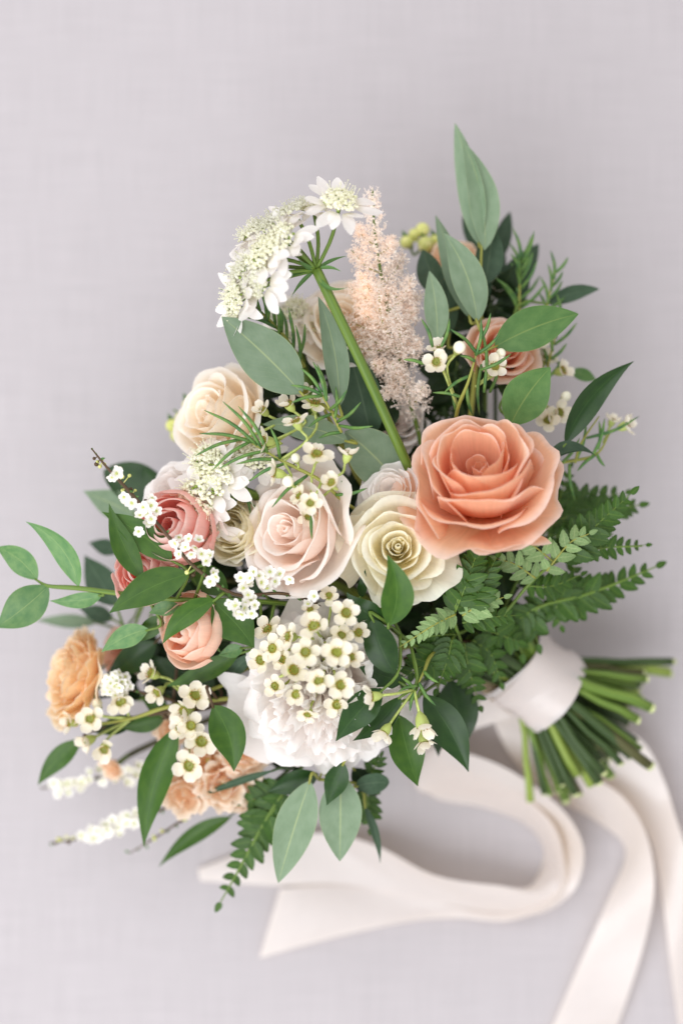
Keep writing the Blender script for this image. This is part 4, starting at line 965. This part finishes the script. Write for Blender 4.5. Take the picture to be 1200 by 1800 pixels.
t = Sprig('waxflower_sprig', 'blurred waxflower sprigs with needles behind the bright green leaf', 'waxflower', [(915, 451, 92), (912, 541, 96), (915, 620, 98), (900, 720, 96)], .0009, 'stemyellow', WG)
needle_spray(t, [(912, 560, 96), (914, 500, 94), (916, 448, 92)], 14, 58, rw, 8)
twig(t, [(940, 690, 100), (962, 533, 98), (976, 480, 96)], .0008, 'stemyellow'); needle_spray(t, [(960, 560, 98), (966, 520, 98), (977, 476, 96)], 8, 46, rw, 8)
twig(t, [(950, 700, 104), (968, 620, 106), (985, 560, 104)], .0008, 'stemyellow'); needle_spray(t, [(955, 690, 104), (970, 620, 106), (985, 565, 104)], 9, 56, rw, 8)
for (x, y, z, ax, r, cl) in [(980, 726, 116, (.3, .3, .9), 26, 0), (962, 738, 118, (0, .3, .9), 24, 0), (987, 652, 108, (.6, .3, .7), 24, 1), (960, 630, 100, (.2, .6, .7), 22, 0), (890, 590, 96, (0, .5, .8), 22, 0), (870, 505, 90, (0, .6, .7), 20, 1), (945, 605, 100, (.3, .6, .6), 20, 0)]:
    wax_bloom(t, x, y, z, ax, r, rw, closed=bool(cl), anchor=P(945, 700, 98))
wax_bloom(t, 993, 698, 116, (.6, .7, .4), 22, rw, bud=True, anchor=P(950, 705, 100))
t = Sprig('waxflower_sprig', 'thin waxflower twig reaching out past the dark pointed leaf', 'waxflower', [(1072, 760, 112), (1045, 800, 116), (980, 816, 118), (930, 850, 108)], .0009, 'stemyellow', WG)
wax_bloom(t, 1098, 748, 110, (.9, .3, .3), 22, rw, closed=True, anchor=P(1060, 778, 112)); wax_bloom(t, 1075, 740, 106, (.4, .8, .3), 18, rw, closed=True, anchor=P(1060, 778, 112))
needles(t, [(1045, 800, 116, 1014, 828, 118), (1048, 798, 116, 1062, 820, 118), (1040, 802, 116, 1062, 735, 116), (1030, 770, 116, 1122, 732, 114), (1010, 812, 118, 1030, 740, 118), (1050, 790, 116, 1052, 740, 114), (985, 816, 118, 1018, 770, 124), (1000, 815, 118, 1010, 880, 112)])
twig(t, [(1010, 814, 118), (1020, 780, 120), (1052, 732, 118)], .0008, 'stemyellow')

t = Sprig('waxflower_sprig', 'waxflowers drooping on thin stalks over the dark ruscus leaves', 'waxflower', [(732, 1207, 148), (745, 1180, 144), (760, 1150, 134), (800, 1140, 114)], .0010, 'stemyellow', WG)
for (x, y, z, ax, r, cl) in [(656, 1224, 166, (-.9, -.15, .35), 27, 1), (742, 1274, 156, (.0, -.95, .25), 29, 1), (676, 1286, 158, (-.5, -.75, .4), 27, 1), (744, 1302, 146, (.05, -.9, .3), 24, 1)]:
    wax_bloom(t, x, y, z, ax, r, rw, closed=bool(cl), anchor=P(728, 1212, 148))
needles(t, [(728, 1214, 148, 705, 1190, 156), (734, 1205, 148, 700, 1215, 156), (736, 1200, 148, 765, 1240, 150), (730, 1212, 148, 720, 1250, 150), (745, 1180, 146, 770, 1200, 150)])

t = Sprig('waxflower_sprig', 'waxflowers spilling over the low edge under the orange ranunculus', 'waxflower', [(170, 1275, 102), (235, 1262, 106), (302, 1241, 112), (415, 1226, 112)], .0011, 'stemyellow', WG)
for (x, y, z, ax, r, cl) in [(160, 1263, 116, (-.25, .1, .95), 26, 0), (124, 1270, 108, (-.85, .1, .4), 26, 1), (184, 1316, 112, (-.1, -.45, .85), 28, 1), (155, 1302, 106, (-.6, -.3, .7), 22, 0), (212, 1232, 116, (.05, -.1, .95), 28, 0)]:
    wax_bloom(t, x, y, z, ax, r, rw, closed=bool(cl), anchor=P(230, 1265, 104))
wax_bloom(t, 172, 1238, 110, (-.3, .6, .6), 20, rw, bud=True, anchor=P(225, 1262, 104))
t = Sprig('waxflower_sprig', 'waxflowers hanging in a chain down beside the long curved leaf', 'waxflower', [(332, 1330, 112), (338, 1280, 116), (345, 1230, 118), (400, 1200, 114)], .0010, 'stemyellow', WG)
for (x, y, z, ax, r, cl) in [(266, 1184, 122, (-.7, .3, .55), 28, 1), (278, 1216, 120, (-.4, -.3, .8), 28, 1), (343, 1222, 128, (.0, .2, .95), 26, 0), (325, 1250, 124, (-.4, -.3, .8), 26, 1), (318, 1280, 122, (-.5, 0, .8), 24, 0), (354, 1302, 124, (.2, -.1, .95), 28, 1), (334, 1345, 120, (0, -.3, .9), 28, 0), (336, 1276, 126, (.1, .2, .95), 22, 0)]:
    wax_bloom(t, x, y, z, ax, r, rw, closed=bool(cl), anchor=nearest(t.full[:26], P(x, y, z)))

# ------------------------------------------------------------------ spiraea twigs
def spirea(label, branch, florets, buds, seed, rpx=10, fuzz=5, r=.0009):
    rnd = random.Random(seed); t = Sprig('spiraea_twig', label, 'spiraea', branch, r, 'stembrown', 'spiraea twigs'); cnt = len(crom([P(*b) for b in branch], 6 * len(branch)))
    path = t.full[:cnt]
    for k, (x, y, z) in enumerate(florets):
        c = P(x, y, z); ax = nrm([rnd.gauss(0, .4) + (x - 380) * .0004, rnd.gauss(0, .4), 1.0]); rr = rpx * rnd.uniform(.85, 1.12) * S(z / 1000)
        o = t.place('floret', FLORET[k % 4], c, frame(ax, rnd.uniform(0, 6)) * rr); link('heart', HEART, o, (0, 0, 0))
        q = nearest(path, c); m = MB(); m.tube(crom([c - ax * rr * .1, lerp(c, q, .5) + np.array([0, 0, -.001]), q], 6), .0003, 5); t.sub(o, 'stalk', m, M_['stemyellow']).matrix_local = o.matrix_local.inverted()
    for k, (x, y, z) in enumerate(buds):
        c = P(x, y, z); m = MB(); m.blob(c, .0010 * rnd.uniform(.8, 1.4), nu=7, nv=5); q = nearest(path, c); m.tube([c, q], .0003, 5); t.part('bud', m, M_['bud' if k % 3 else 'stembrown'])
    for k in range(0, cnt - 2, 2):
        p = path[k]; m = MB(); e = p + np.array([rnd.uniform(-.003, .003), rnd.uniform(-.003, .003), rnd.uniform(0, .003)]); m.grid(leaf_grid(p, e, .0014, prof='euc', nv=6, nu=3)); t.part('leaflet', m, M_['bright'])
    return t
z1 = 164
spirea('dark spiraea twig dotted with tiny white flowers crossing the coral ranunculus', [(161, 788, 150), (187, 820, 153), (221, 857, 156), (255, 895, 159), (292, 938, 161), (330, 985, 161), (360, 1011, 160), (390, 1034, 157), (427, 1047, 153), (492, 1043, 150), (545, 1056, 140)],
    [(x, y, z1 + (i % 3) * 2) for i, (x, y) in enumerate([(210, 827), (197, 839), (205, 832), (225, 880), (218, 874), (232, 884), (268, 876), (266, 889), (247, 906), (262, 921), (244, 934), (258, 902), (275, 898), (266, 912), (252, 892), (315, 944), (332, 947), (349, 949), (320, 958), (315, 974), (336, 974), (354, 974),
     (369, 977), (326, 962), (344, 962), (362, 986), (308, 955), (375, 1007), (369, 1022), (380, 1014), (436, 1026), (459, 1024), (446, 1005), (466, 1011), (483, 1022), (474, 1005), (492, 1009), (509, 1018), (423, 1016), (470, 1035), (455, 1012), (440, 1016), (428, 1034),
     (414, 1065), (429, 1069), (440, 1054), (425, 1080), (442, 1078), (406, 1061), (417, 1076), (436, 1046), (432, 1060), (448, 1064), (552, 1048), (541, 1062)])],
    [(166, 806, 150), (172, 812, 150), (180, 808, 151), (170, 816, 150), (184, 816, 150), (222, 858, 154), (230, 860, 154), (238, 862, 155), (216, 862, 154), (256, 880, 156), (176, 820, 150), (329, 1006, 158), (340, 1010, 156), (228, 836, 154), (215, 838, 154)], 5, rpx=10.8)
spirea('small dense spiraea head between the waxflowers and orange ranunculus', [(205, 1200, 114), (240, 1215, 112), (300, 1230, 108)], [(205 + 26 * math.cos(k * 2.4) * math.sqrt(k / 26), 1203 + 22 * math.sin(k * 2.4) * math.sqrt(k / 26), 122 - k * .3) for k in range(26)], [], 6, rpx=9)
rs = random.Random(3)
def strew(pts, n_, w): 
    q = crom([np.array(p, float) for p in pts], 40); return [(q[i][0] + rs.uniform(-w, w), q[i][1] + rs.uniform(-w, w), q[i][2] + rs.uniform(0, 4)) for i in [rs.randrange(40) for _ in range(n_)]]
b = [(72, 1386, 46), (120, 1380, 50), (180, 1366, 54), (260, 1356, 60), (340, 1330, 70)]
spirea('blurred spiraea twig low behind the pointed leaf near the linen', b, strew([(95, 1382, 50), (170, 1366, 56), (262, 1358, 62)], 38, 15), [], 8, rpx=10)
b = [(88, 1482, 52), (150, 1472, 56), (215, 1450, 60), (280, 1425, 66), (360, 1390, 76)]
spirea('blurred spiraea twig crossing behind the long curved leaf tip', b, strew([(140, 1472, 58), (200, 1454, 62), (260, 1432, 66)], 36, 13), strew([(92, 1480, 54), (130, 1474, 56), (170, 1466, 58)], 10, 6), 9, rpx=10)
spirea('bare brown twig pointing down over the ribbon end', [(228, 1500, 62), (280, 1468, 66), (335, 1432, 72), (400, 1390, 84)], [(345, 1408, 76), (352, 1414, 76)], strew([(260, 1480, 66), (330, 1436, 72)], 8, 4), 12, rpx=9, r=.0007)

# ------------------------------------------------------------------ green bud spikes
def buds(label, pts, heads):
    t = Sprig('bud_spike', label, 'flower buds', pts, .0010, 'stem', 'green bud spikes')
    for (x, y, z, r) in heads:
        c = P(x, y, z); m = MB(); s = r * S(z / 1000); m.blob(c, (s, s, s * 1.15), nu=10, nv=7); m.tube([c, nearest(t.full[:14], c)], .0006, 5); t.part('bud', m, M_['bud'])
    for (x, y, z, r) in heads[::2]: t.leaf(x + 10, y + 14, z - 3, x - 8, y - 22, z, 16, 'bright', prof='ruscus')
buds('pale yellow-green buds behind the top of the pink plume', [(738, 408, 74), (750, 450, 78), (765, 520, 80)], [(714, 426, 78, 12), (742, 404, 78, 13), (748, 430, 82, 15), (728, 412, 76, 11), (764, 424, 76, 12)])
buds('green buds at the outer rim of the ivory peach rose', [(305, 720, 72), (330, 735, 78), (370, 760, 84)], [(303, 748, 78, 12), (318, 735, 80, 11), (330, 712, 76, 10), (312, 765, 78, 13)])

# ------------------------------------------------------------------ added filler foliage, coloured dark for the shade between the blooms
rf = random.Random(77)
for k, (x, y, z, lab) in enumerate([(640, 900, 104, 'dark leafy sprig filling the gap between blush and cream roses'), (480, 1060, 104, 'dark leafy sprig filling the gap above the peony'),
        (760, 1080, 100, 'dark leafy sprig filling the gap below the cream rose'), (420, 980, 92, 'dark leafy sprig filling the gap beside the hidden cream rose'), (780, 720, 94, 'dark leafy sprig filling the gap above the large peach rose'),
        (360, 1170, 88, 'dark leafy sprig filling the gap under the soft peach garden rose'), (500, 720, 98, 'dark leafy sprig filling the gap under the large oval leaf'), (640, 1270, 96, 'dark leafy sprig filling the gap beside the peony rim'),
        (850, 1080, 92, 'dark leafy sprig filling the gap among the ferns'), (830, 580, 78, 'dark leafy sprig filling the gap behind the upright eucalyptus'), (640, 660, 92, 'dark leafy sprig filling the gap behind the arching lace stem'), (800, 660, 100, 'dark leafy sprig under the open waxflower and its bud'), (860, 540, 92, 'dark leafy sprig behind the needle twigs'), (730, 790, 104, 'dark leafy sprig at the foot of the arching lace stem'), (250, 1180, 82, 'dark leafy sprig between orange ranunculus and garden rose'), (890, 985, 100, 'dark leafy sprig between the large peach rose and the ferns'), (560, 620, 88, 'dark leafy sprig behind the narrow upright leaf'), (330, 1010, 86, 'dark leafy sprig between the two coral ranunculus'), (460, 1300, 84, 'dark leafy sprig under the peony rim by the stock')]):
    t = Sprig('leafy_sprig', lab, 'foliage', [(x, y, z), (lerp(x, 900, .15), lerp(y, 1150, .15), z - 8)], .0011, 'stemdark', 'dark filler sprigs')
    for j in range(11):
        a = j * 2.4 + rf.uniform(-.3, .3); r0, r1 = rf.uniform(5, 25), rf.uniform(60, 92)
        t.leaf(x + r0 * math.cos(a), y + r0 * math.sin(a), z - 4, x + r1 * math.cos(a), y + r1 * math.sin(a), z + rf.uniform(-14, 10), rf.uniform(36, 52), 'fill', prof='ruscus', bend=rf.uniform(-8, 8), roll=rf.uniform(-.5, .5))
print('stems used', slot_no[0])
